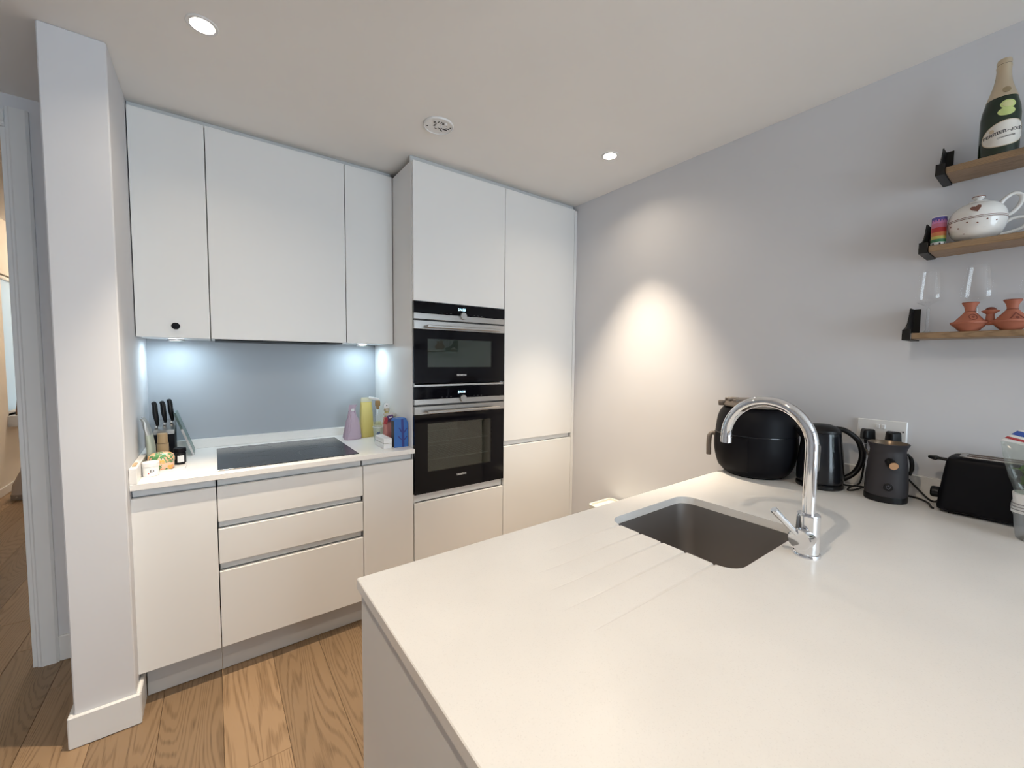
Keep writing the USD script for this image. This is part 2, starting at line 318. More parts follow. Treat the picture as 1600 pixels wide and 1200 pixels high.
def puck(x, y, z, label):
    t = thing('cabinet_light', label, 'cabinet light', (x, y, z), group='lights under the wall cabinets')
    part(t, 'housing', lathe([(.026, 0), (.034, 0), (.034, -.006), (.031, -.008), (.027, -.008), (.026, 0)], 36), STEEL, local=True)
    part(t, 'lens', lathe([(0, -.002), (.027, -.002), (.027, -.0065), (0, -.008)], 32), LITC, local=True)
    s = UsdLux.DiskLight.Define(stage, t.path + '/led_light')
    s.CreateRadiusAttr(.026); s.CreateColorAttr(Gf.Vec3f(.66, .88, 1.0)); s.CreateIntensityAttr(PUCK_I)
    s.AddTranslateOp().Set(Gf.Vec3d(0, 0, -.010))
PUCK_I = 105.0
puck(-1.019, .50, 1.482, 'round cool white light under the wall cabinet with the black knob')
puck(-.128, .50, 1.482, 'round cool white light under the narrow wall cabinet by the ovens')
rm = thing('ceiling_lamp', 'plain white dome lamp on the ceiling of the room beyond the doorway', 'ceiling lamp', (-1.75, 5.2, 2.8))
part(rm, 'shade', lathe([(0, -.11), (.09, -.09), (.15, -.04), (.16, 0), (0, 0)], 40), emit('room_lamp', (1.0, .80, .60), 90.0), local=True)
part(rm, 'base', lathe([(0, 0), (.165, 0), (.165, -.012), (0, -.012)], 40), WHITEP, local=True)

# smoke alarm base plate
sm = thing('smoke_alarm_base', 'round white smoke alarm base with exposed contacts on the ceiling', 'smoke alarm', (0, -.31, CEIL))
part(sm, 'plate', lathe([(0, 0), (.068, 0), (.070, -.003), (.068, -.009), (.064, -.010), (.062, -.006), (0, -.006)], 56), WHITEP, local=True)
r2 = random.Random(5)
for a, b, w, h in [(-.045, .025, .006, .006), (-.02, .006, .014, .002), (-.018, -.004, .010, .002), (.008, .012, .008, .002), (.026, .026, .010, .007), (.035, .008, .020, .007), (.044, -.004, .018, .004),
                   (.018, .010, .004, .018), (-.03, -.022, .007, .010), (-.014, -.03, .003, .014), (-.002, -.033, .003, .014), (.012, -.03, .014, .010), (.03, -.02, .006, .003), (.05, -.02, .006, .004), (-.02, -.014, .006, .003), (-.004, .022, .012, .0015)]:
    part(sm, 'contact_slot', mv(cbox(-w / 2, w / 2, -h / 2, h / 2, -.0078, -.0055, .0004), a, b, 0), INK, local=True, smooth=False)
part(sm, 'screw_boss', lathe([(0, -.016), (.007, -.016), (.008, -.006), (0, -.006)], 20, .016, -.04), WHITEP, local=True)
part(sm, 'wire', tube(spline([(-.002, -.035, -.006), (-.003, -.04, -.02), (-.004, -.042, -.034)]), .0012, 8), WHITEP, local=True)

# ------------------------------------------------------------------ wall cabinets
WY, WZ0, WZ1 = .294, 1.482, 2.452
def door_panel(x0, x1, z0, z1, y=0., th=.019): return cbox(x0 + .0016, x1 - .0016, y, y + th, z0, z1, .0014)
wc = [(-1.143, -.88, 'left white wall cabinet carrying the round black knob'), (-.88, -.269, 'wide white wall cabinet above the hob hiding the extractor'), (-.269, -.003, 'narrow white wall cabinet beside the tall oven unit')]
for i, (a, b, l) in enumerate(wc):
    t = thing('wall_cabinet', l, 'cabinet', ((a + b) / 2, .47, WZ0), group='white wall cabinets')
    part(t, 'body', cbox(a + .002, b - .002, WY + .0225, YB - .002, WZ0 + .002, WZ1), CAB)
    part(t, 'hinge_gap', pbox(a + .003, b - .003, WY + .0185, WY + .0235, WZ0 + .004, WZ1 - .002), GAP)
    d = part(t, 'door', door_panel(a, b, WZ0, WZ1, WY), CAB)
    if i == 0:
        k = rot(lathe([(0, 0), (.0165, 0), (.0165, .010), (.0155, .012), (0, .012)], 36), 90, [1, 0, 0])
        part(t, 'knob_base', mv(k, -1.006, WY, 1.534), WHITEP, 'white rim of the round knob')
        part(t, 'knob', mv(rot(lathe([(0, .0122), (.0152, .0122), (.0148, .0165), (.013, .0175), (0, .0175)], 36), 90, [1, 0, 0]), -1.006, WY, 1.534), BLACKMAT, 'round black knob')
    if i == 1:
        e = part(t, 'extractor', cbox(a + .015, b - .015, WY + .03, YB - .05, WZ0 - .007, WZ0 + .001), BLACKM, 'dark extractor hood underside')
        part(t, 'control_button', lathe([(0, 0), (.006, 0), (.006, -.004), (0, -.004)], 16, a + .05, WY + .045), CHROME) if False else None
single('cornice_strip', join(cbox(-1.143, -.003, WY + .030, WY + .045, WZ1 + .002, CEIL - .001)), CORN, 'white filler strip between the wall cabinets and the ceiling', 'filler strip', group='filler strips under the ceiling')

# ------------------------------------------------------------------ tall oven housing and larder
TZ = 2.445
t = thing('oven_housing', 'tall white unit built around the two stacked ovens', 'cabinet', (.3, .32, 0))
part(t, 'side_panel', cbox(-.0005, .0175, .021, YB - .002, 0.1435, TZ + .002), CAB)
part(t, 'side_panel', cbox(.582, .599, .021, YB - .002, 0.1435, TZ), CAB)
part(t, 'back_panel', cbox(.0175, .582, YB - .02, YB - .002, .143, TZ), CABIN)
part(t, 'shelf', cbox(.0175, .582, .03, YB - .02, .60, .622), CAB)
part(t, 'shelf', cbox(.0175, .582, .03, YB - .02, 1.712, 1.730), CAB)
part(t, 'top_panel', cbox(.0175, .582, .021, YB - .02, TZ - .018, TZ), CAB)
part(t, 'door', door_panel(.001, .6, 1.711, TZ), CAB)
part(t, 'drawer', door_panel(.001, .6, .143, .594), CAB)
part(t, 'handle_channel', cbox(.003, .597, .022, .045, .596, .643), CAB)
t = thing('larder_unit', 'tall white larder unit with two doors next to the right wall', 'cabinet', (.9, .32, 0))
part(t, 'body', cbox(.602, 1.190, .030, YB - .002, .143, TZ), CAB)
part(t, 'door', door_panel(.6, 1.192, .879, TZ), CAB)
part(t, 'door', door_panel(.6, 1.192, .143, .846), CAB)
part(t, 'handle_channel', cbox(.6045, 1.1885, .021, .030, .847, .878), CAB)
part(t, 'filler_panel', cbox(1.1945, XR - .0015, .002, YB - .002, 0.1435, TZ - .004), CAB)
single('cornice_strip', join(cbox(.001, XR - .012, .034, .050, TZ + .003, CEIL - .001)), CORN, 'white filler strip between the tall units and the ceiling', 'filler strip', group='filler strips under the ceiling')

# ------------------------------------------------------------------ ovens
def siemens(t, x, z, y):
    m = meshkit.text_mesh('SIEMENS', .0105, .0006, bold=True); m.apply_translation((-m.bounds.mean(0)[0], 0, 0))
    part(t, 'lettering', mv(face_y(m), x, y, z), LETTER, smooth=False)
def oven(label, zb, zglass, zband0, zband1, zstrip0, zstrip1, ztop, wz0, wz1, logo_z, knob_z, disp, rack):
    t = thing('built_in_oven', label, 'oven', (.3, .28, zb), group='built-in ovens')
    part(t, 'body', cbox(.022, .578, .030, .56, zb + .01, ztop - .008), BLACKM) if not rack else None
    F = -.004
    fm = man(cbox(.003, .597, F, .016, zglass, zband0 - .0005, .001)) - man(pbox(.082, .506, F - .1, .1, wz0, wz1))
    dr = part(t, 'door', fm, BLACKGL, smooth=False)
    part(t, 'door_window', pbox(.081, .507, F + .002, F + .006, wz0 - .001, wz1 + .001), OVENG)
    if rack:
        c = man(pbox(.022, .578, .018, .56, zb + .01, ztop - .008)) - man(pbox(.07, .52, 0, .46, wz0 - .03, wz1 + .02))
        part(t, 'cavity', c, OVENIN, smooth=False)
        for zz in (wz0 + .055, wz0 + .155):
            bars = [tube([(.078, .05, zz), (.512, .05, zz)], .0025, 8), tube([(.078, .40, zz), (.512, .40, zz)], .0025, 8)] + [tube([(x, .05, zz), (x, .40, zz)], .0015, 6) for x in np.linspace(.09, .50, 14)]
            part(t, 'rack', join(*bars), RACK, kind='stuff')
    else:
        part(t, 'inner_pane', pbox(.084, .504, F + .012, F + .016, wz0 + .002, wz1 - .002), OVENIN2)
    part(t, 'door_trim', cbox(.003, .597, F - .001, .016, zband0, zband1, .001), STEEL)
    part(t, 'trim_strip', cbox(.003, .597, F - .001, .016, zstrip0, zstrip1, .001), STEEL)
    part(t, 'gap', pbox(.004, .596, .004, .016, zband1, zstrip0), GAP)
    part(t, 'control_panel', cbox(.003, .597, F, .016, zstrip1 + .0004, ztop, .001), BLACKGL)
    hz = zband0 + .012
    h = part(t, 'handle', cbox(.062, .538, F - .046, F - .036, hz - .006, hz + .010, .003), STEEL)
    for x in (.085, .515): part(t, 'handle_post', tube([(x, F - .002, hz + .002), (x, F - .040, hz + .002)], .006, 14), STEEL)
    part(t, 'dial', mv(rot(lathe([(0, 0), (.019, 0), (.0205, .003), (.0205, .016), (.019, .018), (0, .018)], 40), 90, [1, 0, 0]), .30, F - .001, knob_z), STEEL, 'round steel dial')
    m = meshkit.text_mesh(disp, .013, .0005, bold=True); m.apply_translation((-m.bounds.mean(0)[0], -.006, 0))
    part(t, 'clock_display', mv(face_y(m), .296, F - .0002, knob_z + .037), DISP, 'lit blue-white clock digits', smooth=False)
    marks = [pbox(x - w / 2, x + w / 2, F - .0004, F + .0003, zstrip1 + .007, zstrip1 + .009) for x, w in ((.17, .012), (.20, .008), (.225, .012), (.38, .008), (.405, .012), (.43, .01))]
    part(t, 'panel_marks', join(*marks), MARK, smooth=False)
    siemens(t, .295, logo_z, F - .0004)
oven('compact upper oven with black glass door and steel handle', 1.257, 1.262, 1.560, 1.606, 1.614, 1.646, 1.708, 1.3505, 1.5095, 1.301, 1.645, '14:28', False)
oven('tall lower oven with see-through door and steel handle', .640, .644, 1.090, 1.134, 1.144, 1.173, 1.242, .762, 1.036, .716, 1.170, '14:28', True)
single('oven_trim_strip', cbox(.003, .592, -.003, .02, 1.2435, 1.2555, .001), STEEL, 'thin steel strip between the two ovens', 'trim strip')

# ------------------------------------------------------------------ base cabinets
def channel(t, x0, x1, z0, z1): part(t, 'handle_channel', cbox(x0 + .004, x1 - .004, .026, .034, z0, z1), CAB)
BZ = .846
def base(a, b, label, name):
    t = thing(name, label, 'cabinet', ((a + b) / 2, .32, .143))
    part(t, 'body', cbox(a + .0025, b - .0025, .034, YB - .003, .145, .881), CABIN)
    return t
t = base(-1.143, -.877, 'white base cabinet with one door at the left end of the run', 'base_cabinet')
part(t, 'door', door_panel(-1.147, -.877, .143, BZ), CAB); channel(t, -1.147, -.877, BZ + .001, .8815)
t = base(-.877, -.273, 'white unit of three wide drawers under the hob', 'drawer_unit')
for z0, z1, zc in ((.143, .478, .5125), (.513, .664, .6955), (.696, BZ, .8815)):
    part(t, 'drawer', door_panel(-.877, -.273, z0, z1), CAB); channel(t, -.877, -.273, z1 + .001, zc)
t = base(-.273, -.002, 'narrow white base cabinet between the drawers and the tall oven unit', 'base_cabinet')
part(t, 'door', door_panel(-.273, -.001, .143, BZ), CAB); channel(t, -.273, -.001, BZ + .001, .8815)
single('plinth', cbox(-1.128, -.8775, .068, .084, .002, .142, .001), PLINTH, 'grey plinth board under the left base cabinet', 'plinth', group='plinth boards')
single('plinth', cbox(-.8765, XR - .016, .068, .084, .002, .142, .001), PLINTH, 'long grey plinth board under the drawers and tall units', 'plinth', group='plinth boards')

# worktop of the run
WT = .908
t = thing('worktop', 'white quartz worktop carrying the black hob', 'worktop', (-.57, .3, .883))
part(t, 'slab', cbox(NX1 + .001, -.002, -.02, YB - .002, .883, WT, .0015), QUARTZ)
single('upstand', cbox(NX1 + .025, -.002, YB - .022, YB - .002, WT + .0002, .957, .0012), QUARTZ, 'low white quartz upstand along the back wall behind the hob', 'upstand', group='quartz upstands')
single('upstand', cbox(NX1 + .001, NX1 + .024, -.02, YB - .002, WT + .0002, .969, .0012), QUARTZ, 'short white quartz upstand along the left wall beside the knife block', 'upstand', group='quartz upstands')
t = thing('hob', 'black glass induction hob set in the worktop above the drawers', 'hob', (-.575, .29, WT))
part(t, 'glass', cbox(-.872, -.284, .029, .549, WT + .0002, WT + .004, .0007), HOBM)
for x, y, r in ((-.72, .42, .095), (-.43, .42, .075), (-.72, .18, .075), (-.43, .19, .105)):
    part(t, 'zone_ring', mv(lathe([(r - .0012, 0), (r, 0), (r, .0003), (r - .0012, .0003), (r - .0012, 0)], 56), x, y, WT + .0041), MARK)
part(t, 'control_marks', join(*[pbox(x - .008, x + .008, .055, .058, WT + .0041, WT + .0044) for x in (-.76, -.70, -.64, -.58, -.52, -.46, -.40)]), MARK, smooth=False)

# ------------------------------------------------------------------ island
IX0, IY1, IY0 = -.629, -1.189, -2.30
SX0, SX1, SY0, SY1 = .092, .505, -1.668, -1.285
slab = man(cbox(IX0, XR - .001, IY0, IY1, .883, WT, .0018)) - man(extr(rrect(SX0, SX1, SY0, SY1, .05), .1, .85))
for y, xs in ((-1.332, -.20), (-1.405, -.28), (-1.474, -.31), (-1.542, -.335), (-1.617, -.33)):
    slab -= hull_sph([((xs, y, WT + .0038), .0042), ((SX0 + .02, y, WT + .0000), .0042)], 20)
t = thing('island_worktop', 'large white quartz island worktop with drainer grooves beside the sink', 'worktop', (.3, -1.75, .883))
part(t, 'slab', slab, QUARTZ, smooth=20)
single('upstand', cbox(XR - .021, XR - .001, IY0, IY1 - .0, WT + .0002, .985, .0012), QUARTZ, 'white quartz upstand along the right wall behind the kettle', 'upstand', group='quartz upstands')
t = thing('island_cabinet', 'white island cabinet carrying the large worktop with the sink', 'cabinet', (.3, -1.75, 0))
part(t, 'end_panel', cbox(IX0 + .006, IX0 + .026, IY0 + .01, IY1 - .014, 0.001, .8825), CAB)
part(t, 'front_panel', cbox(IX0 + .027, .06, IY1 - .034, IY1 - .016, .143, .8825), CAB)
part(t, 'door', cbox(.063, .52, IY1 - .034, IY1 - .016, .143, BZ), CAB)
part(t, 'door', cbox(.523, 1.19, IY1 - .034, IY1 - .016, .143, BZ), CAB)
part(t, 'back_panel', cbox(IX0 + .027, XR - .002, IY0 + .012, IY0 + .03, 0.001, .8825), CAB)
part(t, 'plinth', cbox(IX0 + .027, XR - .017, IY1 - .085, IY1 - .07, 0.001, .142), PLINTH)
# sink
t = thing('sink', 'dark steel undermounted sink bowl in the island worktop', 'sink', (.3, -1.48, .70))
outer = man(extr(rrect(SX0 - .012, SX1 + .012, SY0 - .012, SY1 + .012, .06), .178, .7045))
inner = m3.Manifold.batch_hull([man(extr(rrect(SX0 + .001, SX1 - .001, SY0 + .001, SY1 - .001, .052), .001, .8825)), man(extr(rrect(SX0 + .012, SX1 - .012, SY0 + .012, SY1 - .012, .05), .001, .708))])
bowl = outer - inner - man(lathe([(0, .69), (.045, .69), (.045, .72), (0, .72)], 40, .30, -1.475))
part(t, 'bowl', bowl, SINKM, smooth=35)
part(t, 'drain', lathe([(0, .7055), (.030, .7055), (.032, .709), (.044, .7095), (.0448, .7078), (.0448, .7048), (0, .7048)], 40, .30, -1.475), CHROME)

# tap
TX, TY = .332, -1.729
t = thing('mixer_tap', 'chrome swan-neck mixer tap standing behind the sink', 'tap', (TX, TY, WT))
part(t, 'base', lathe([(0, 0), (.030, 0), (.030, .004), (.028, .008), (.026, .009), (.026, .104), (.0245, .107), (0, .107)], 48), CHROME, local=True)
Rr, hh = .106, .276
arc = [(0, 0, z) for z in np.linspace(.10, hh, 6)] + [(0, Rr - Rr * math.cos(a), hh + Rr * math.sin(a)) for a in np.linspace(0, PI, 40)[1:]] + [(0, 2 * Rr, hh - .006)]
part(t, 'spout', tube(arc, .0145, 28), CHROME, local=True)
part(t, 'aerator', tube([(0, 2 * Rr, hh - .006), (0, 2 * Rr, hh - .022)], [.0155, .0155], 28), CHROME, local=True)
dv = np.array([-1.0, .04, .06]); dv /= np.linalg.norm(dv)
o = np.array([0, 0, .048])
part(t, 'valve', tube([o, o + dv * .030, o + dv * .0302, o + dv * .048, o + dv * .050], [.024, .024, .0258, .0258, .0235], 32), CHROME, local=True)
lv = np.array([-.60, .38, .70]); lv /= np.linalg.norm(lv); o2 = o + dv * .034 + lv * .018
part(t, 'lever', tube([o2, o2 + lv * .03, o2 + lv * .088, o2 + lv * .090], [.0060, .0066, .0085, .0072], 18), CHROME, local=True)

# bin behind the island
bx0, bx1, by0, by1, bz = .985, 1.20, -.72, -.365, .505
t = thing('waste_bin', 'cream plastic bin with a rimmed lid standing against the right wall behind the island', 'bin', ((bx0 + bx1) / 2, (by0 + by1) / 2, 0))
part(t, 'body', loft([np.array(rrect(bx0 + .03, bx1 - .02, by0 + .03, by1 - .03, .03).exterior.coords)[:-1] @ np.eye(2, 3) + (0, 0, .001), np.array(rrect(bx0 + .012, bx1 - .012, by0 + .012, by1 - .012, .03).exterior.coords)[:-1] @ np.eye(2, 3) + (0, 0, bz - .025)]), CREAM)
part(t, 'lid', man(extr(rrect(bx0, bx1, by0, by1, .03), .024, bz - .024)) - man(extr(rrect(bx0 + .012, bx1 - .012, by0 + .012, by1 - .012, .022), .05, bz - .012)), CREAM)

# ------------------------------------------------------------------ air fryer
FX, FY = 1.040, -1.298
t = thing('air_fryer', 'rounded black air fryer with taupe handle in the corner of the island', 'air fryer', (FX, FY, WT), 125.0 - 90)
def fr(r, z): return (r, z)
prof = [(0, .006), (.112, .006), (.124, .012), (.140, .035), (.152, .075), (.158, .115), (.158, .155), (.156, .20), (.150, .245), (.139, .275), (.126, .292), (0, .300)]
pr = spline([(a, 0, b) for a, b in prof[1:-1]], 5)
P = [(0, .006)] + [(p[0], p[2]) for p in pr] + [(0, .298)]
part(t, 'body', lathe(P, 64), BLACKMAT, local=True)
part(t, 'foot_ring', lathe([(.085, 0), (.108, 0), (.110, .007), (.085, .007), (.085, 0)], 48), BLACKP, local=True)
lid = [(0, .299), (.122, .2945), (.133, .297), (.136, .303), (.128, .315), (.095, .325), (0, .330)]
part(t, 'lid', lathe(lid, 56), TAUPE, 'taupe grey top cover', local=True)
vents = [rot(cbox(-.010, .010, .080, .124, .314, .328, .002), a, [0, 0, 1]) for a in (-36, -18, 0, 18, 36)]
part(t, 'top_vent', join(*vents), TAUPE, local=True)
part(t, 'control_knob', lathe([(0, .296), (.014, .296), (.016, .312), (.013, .318), (0, .319)], 28, -.01, .138), TAUPE, 'round taupe timer knob', local=True)
# drawer front: shell slice proud of the body, facing local +y
def shell(off, z0, z1, a0, a1, n=28, k=12):
    zz = np.linspace(z0, z1, k); rr = np.interp(zz, [p[1] for p in P[1:-1]], [p[0] for p in P[1:-1]]); aa = np.radians(np.linspace(a0, a1, n))
    G = lambda o: np.array([[((r + o) * math.cos(a), (r + o) * math.sin(a), z) for a in aa] for r, z in zip(rr, zz)])
    A, B = G(off), G(-.004); V = np.vstack([A.reshape(-1, 3), B.reshape(-1, 3)]); N = n * k; F = []
    for i in range(k - 1):
        for j in range(n - 1):
            q = i * n + j; F += [(q, q + 1, q + n + 1), (q, q + n + 1, q + n), (N + q, N + q + n + 1, N + q + 1), (N + q, N + q + n, N + q + n + 1)]
    e = [(i, i + 1) for i in range(n - 1)] + [((k - 1) * n + i + 1, (k - 1) * n + i) for i in range(n - 1)] + [((i + 1) * n, i * n) for i in range(k - 1)] + [(i * n + n - 1, (i + 1) * n + n - 1) for i in range(k - 1)]
    for a, b in e: F += [(a, N + b, b), (a, N + a, N + b)]
    m = trimesh.Trimesh(V, F, process=False)
    if m.volume < 0: m.invert()
    return m
part(t, 'drawer', shell(.0035, .03, .175, 21, 159), BLACKMAT, local=True)
part(t, 'upper_band', shell(.0015, .1785, .182, -200, 159, 80, 3), BLACKG, local=True)
hd = [(0, .155, .165), (0, .170, .168), (0, .180, .160), (0, .184, .13), (0, .183, .07)]
part(t, 'handle', tube(spline(hd, 6), np.r_[np.full(13, .011), np.full(12, .013)], 16, (1.0, .8)), TAUPE, 'taupe drawer handle', local=True)

# ------------------------------------------------------------------ kettle
KX, KY = 1.062, -1.532
t = thing('kettle', 'glossy black electric kettle with a loop handle next to the air fryer', 'kettle', (KX, KY, WT), -62.0)
part(t, 'power_base', lathe([(0, 0), (.074, 0), (.077, .004), (.077, .014), (.073, .018), (0, .018)], 48), BLACKP, local=True)
part(t, 'body', lathe([(0, .019)] + [(p[0], p[2]) for p in spline([(.072, 0, .019), (.077, 0, .03), (.0765, 0, .07), (.072, 0, .13), (.066, 0, .18), (.0625, 0, .215)], 6)] + [(0, .216)], 56), BLACKG, local=True)
part(t, 'lid', lathe([(0, .2165), (.0628, .2165), (.061, .226), (.050, .238), (.030, .246), (0, .249)], 48), BLACKP, local=True)
spout = m3.Manifold.batch_hull([m3.Manifold.sphere(.012, 16).translate((-.052, 0, .185)), m3.Manifold.sphere(.010, 16).translate((-.050, .022, .222)), m3.Manifold.sphere(.010, 16).translate((-.050, -.022, .222)), m3.Manifold.sphere(.009, 16).translate((-.082, 0, .226))])
part(t, 'spout', spout, BLACKG, local=True)
part(t, 'handle', tube(spline([(.045, 0, .232), (.075, 0, .226), (.112, 0, .195), (.128, 0, .150), (.126, 0, .105), (.108, 0, .065), (.080, 0, .040), (.072, 0, .036)], 6), .0115, 16, (1.0, .85)), BLACKP, local=True)
wl = []
for z in np.linspace(.062, .182, 9):
    r = np.interp(z, [.03, .07, .13, .18, .215], [.077, .0765, .072, .066, .0625]) + .0012
    h = .013 * math.sqrt(max(0.05, 1 - ((z - .122) / .062) ** 8)); wl.append([(r * math.cos(a), r * math.sin(a), z) for a in np.linspace(-h / r, h / r, 9)])
wl = np.array(wl); k, n = wl.shape[:2]; inn = wl * (.97, .97, 1)
V = np.vstack([wl.reshape(-1, 3), inn.reshape(-1, 3)]); F = []; N = k * n
for i in range(k - 1):
    for j in range(n - 1):
        q = i * n + j; F += [(q, q + 1, q + n + 1), (q, q + n + 1, q + n), (N + q, N + q + n + 1, N + q + 1), (N + q, N + q + n, N + q + n + 1)]
for a, b in [(i, i + 1) for i in range(n - 1)] + [((k - 1) * n + i + 1, (k - 1) * n + i) for i in range(n - 1)] + [((i + 1) * n, i * n) for i in range(k - 1)] + [(i * n + n - 1, (i + 1) * n + n - 1) for i in range(k - 1)]: F += [(a, N + b, b), (a, N + a, N + b)]
part(t, 'water_gauge', rot(trimesh.Trimesh(V, F, process=False), 248, [0, 0, 1]), GREYP, 'grey water level window', local=True)
part(t, 'switch_lever', mv(rot(cbox(-.008, .022, -.008, .008, -.003, .003, .002), 65, [0, 1, 0]), .142, 0, .155), TAUPE, 'small taupe lever on the handle', local=True)

# ------------------------------------------------------------------ milk frother
QX, QY = 1.066, -1.730
t = thing('milk_frother', 'charcoal milk frother jug with a copper coloured knob between kettle and toaster', 'milk frother', (QX, QY, WT), 197.0)
part(t, 'base', lathe([(0, 0), (.0575, 0), (.0595, .003), (.0595, .020), (.0585, .022), (0, .022)], 56), BLACKP, local=True)
bp = spline([(.0585, 0, .0225), (.0592, 0, .05), (.0575, 0, .09), (.0540, 0, .135), (.0500, 0, .168), (.0492, 0, .180), (.0525, 0, .192), (.0575, 0, .204)], 5)
part(t, 'jug', lathe([(0, .0225)] + [(p[0], p[2]) for p in bp] + [(.0562, .206), (.050, .193), (.047, .180), (.046, .16), (0, .150)], 64), CHARC, local=True)
part(t, 'inner_lining', lathe([(0, .1515), (.0455, .1615), (.0465, .180), (.0495, .1932), (.0552, .2052), (.0560, .2062), (.0545, .2052), (.048, .190), (.044, .165), (0, .153)], 56), pm('bronze_lining', (.16, .12, .085), .3, .7), 'bronze lining of the jug', local=True)
part(t, 'knob', tube([(.047, .0, .146), (.078, .008, .138)], .0135, 28), BLACKP, local=True)
part(t, 'knob_face', tube([(.0782, .0081, .138), (.0805, .0087, .1375)], .0128, 28), COPPER, 'oval copper knob face', local=True)
rgt = trimesh.transformations.rotation_matrix(math.radians(90), [0, 1, 0])
def xcyl(prof): m = lathe(prof, 32); m.apply_transform(rgt); return m
part(t, 'power_button', mv(xcyl([(0, -.004), (.0135, -.004), (.0135, .002), (.0115, .0032), (0, .0032)]), .0585, 0, .058), BLACKP, 'round black power button', local=True)
ring = tube([(0, .0054 * math.sin(a), .0054 * math.cos(a)) for a in np.linspace(.6, 2 * PI - .6, 24)], .0006, 6)
SYM = pm('symbol_grey', (.16, .16, .2), .5)
part(t, 'power_symbol', mv(ring, .0620, 0, .058), SYM, local=True); part(t, 'power_symbol', mv(tube([(0, 0, .002), (0, 0, .007)], .0006, 6), .0620, 0, .058), SYM, local=True)
part(t, 'handle', tube(spline([(0, .050, .172), (0, .0585, .160), (0, .0635, .140), (0, .0635, .118), (0, .059, .098)], 6), [.004] * 6 + [.006] * 13 + [.005] * 6, 12), BLACKP, local=True)

# ------------------------------------------------------------------ toaster
t = thing('toaster', 'black two-slot toaster with a steel top beside the milk frother', 'toaster', (1.125, -2.0, WT))
ty0, ty1, tx0, tx1 = -2.145, -1.858, 1.047, 1.196
def sec(z, ix, iy, r=.022): return np.array(rrect(tx0 + ix, tx1 - ix, ty0 + iy, ty1 - iy, r).exterior.coords)[:-1] @ np.eye(2, 3) + (0, 0, z)
S = [sec(.916, .006, .006), sec(.920, .001, .001), sec(.93, 0, 0), sec(1.02, .006, .008), sec(1.075, .013, .014), sec(1.087, .018, .018), sec(1.093, .026, .026), sec(1.0945, .034, .034)]
part(t, 'body', loft(S), BLACKMAT)
for x in (1.072, 1.172):
    for y in (-2.11, -1.895): part(t, 'foot', lathe([(0, WT), (.010, WT), (.011, .917), (0, .917)], 20, x, y), BLACKP)
top = man(extr(rrect(1.082, 1.164, -2.10, -1.900, .012), .004, 1.0935)) - man(pbox(1.092, 1.116, -2.085, -1.915, 1.0, 1.2)) - man(pbox(1.130, 1.154, -2.085, -1.915, 1.0, 1.2))
part(t, 'top_plate', top, STEEL, 'steel top plate with two bread slots', smooth=False)
for x in (1.104, 1.142): part(t, 'slot', pbox(x - .012, x + .012, -2.085, -1.915, 1.0944, 1.0950), pm('slot_glow', (.10, .035, .02), .6) if x < 1.11 else '/World/Looks/slot_glow')
part(t, 'lever', join(tube([(1.10, -1.872, 1.077), (1.10, -1.848, 1.078)], .005, 14), hull_sph([((1.09, -1.845, 1.078), .007), ((1.112, -1.845, 1.078), .007), ((1.10, -1.832, 1.079), .006)])), BLACKP)
part(t, 'dial', rot(lathe([(0, 0), (.018, 0), (.018, .016), (.015, .020), (0, .020)], 32), -90, [1, 0, 0]).apply_translation((1.09, -1.860, .965)), BLACKP)
CABLE = pm('cable_black', (.012, .012, .012), .5)

# ------------------------------------------------------------------ socket, plugs, cables
t = thing('double_socket', 'white double wall socket with two switches above the island worktop', 'socket', (XR, -1.678, 1.133))
part(t, 'faceplate', cbox(XR - .009, XR - .0002, -1.752, -1.604, 1.090, 1.177, .003), WHITEP)
for y in (-1.668, -1.684): part(t, 'switch', cbox(XR - .0125, XR - .0085, y - .0062, y + .0062, 1.143, 1.160, .0015), WHITEP)
part(t, 'indicator', lathe([(0, 0), (.003, 0), (.003, .0012), (0, .0012)], 14).apply_transform(trimesh.transformations.rotation_matrix(-PI / 2, [0, 1, 0])).apply_translation((XR - .009, -1.741, 1.138)), INK)
def plug(y, label, rx):
    t = thing('mains_plug', label, 'plug', (XR - .0095, y, 1.118), group='plugs in the double socket')
    b = m3.Manifold.batch_hull([m3.Manifold.sphere(.008, 16).translate((-.009, -.016, -.015)), m3.Manifold.sphere(.008, 16).translate((-.009, .016, -.015)), m3.Manifold.sphere(.008, 16).translate((-.009, -.014, .013)), m3.Manifold.sphere(.008, 16).translate((-.009, .014, .013)),
                                 m3.Manifold.sphere(.008, 16).translate((-rx, 0, .012)), m3.Manifold.sphere(.010, 16).translate((-rx, 0, -.010))])
    part(t, 'body', b, BLACKP, local=True)
    part(t, 'cable_grip', tube([(-rx + .004, 0, -.018), (-rx + .004, 0, -.036)], [.006, .004], 14), BLACKP, local=True)
plug(-1.641, 'black mains plug in the left half of the double socket', .034); plug(-1.716, 'black mains plug in the right half of the double socket', .030)
def cable(pts, label, r=.0032): single('power_cable', tube(spline(pts, 10), r, 10), CABLE, label, 'cable', group='black power cables')
cz = WT + .0036
cable([(XR - .040, -1.641, 1.080), (XR - .042, -1.643, 1.05), (XR - .045, -1.640, .99), (XR - .05, -1.634, .93), (1.165, -1.62, cz), (1.150, -1.61, cz), (1.146, -1.588, cz), (1.141, -1.566, cz + .004), (1.1395, -1.560, cz + .004)], 'black cable from the left plug down to the kettle')
cable([(1.150, -1.655, cz + .0066), (1.10, -1.628, cz + .012), (1.075, -1.62, cz), (1.092, -1.634, cz), (1.13, -1.652, cz + .007), (1.17, -1.66, cz), (1.178, -1.70, cz), (1.175, -1.735, cz), (1.172, -1.748, cz)], 'black cable looped on the worktop between kettle and milk frother')
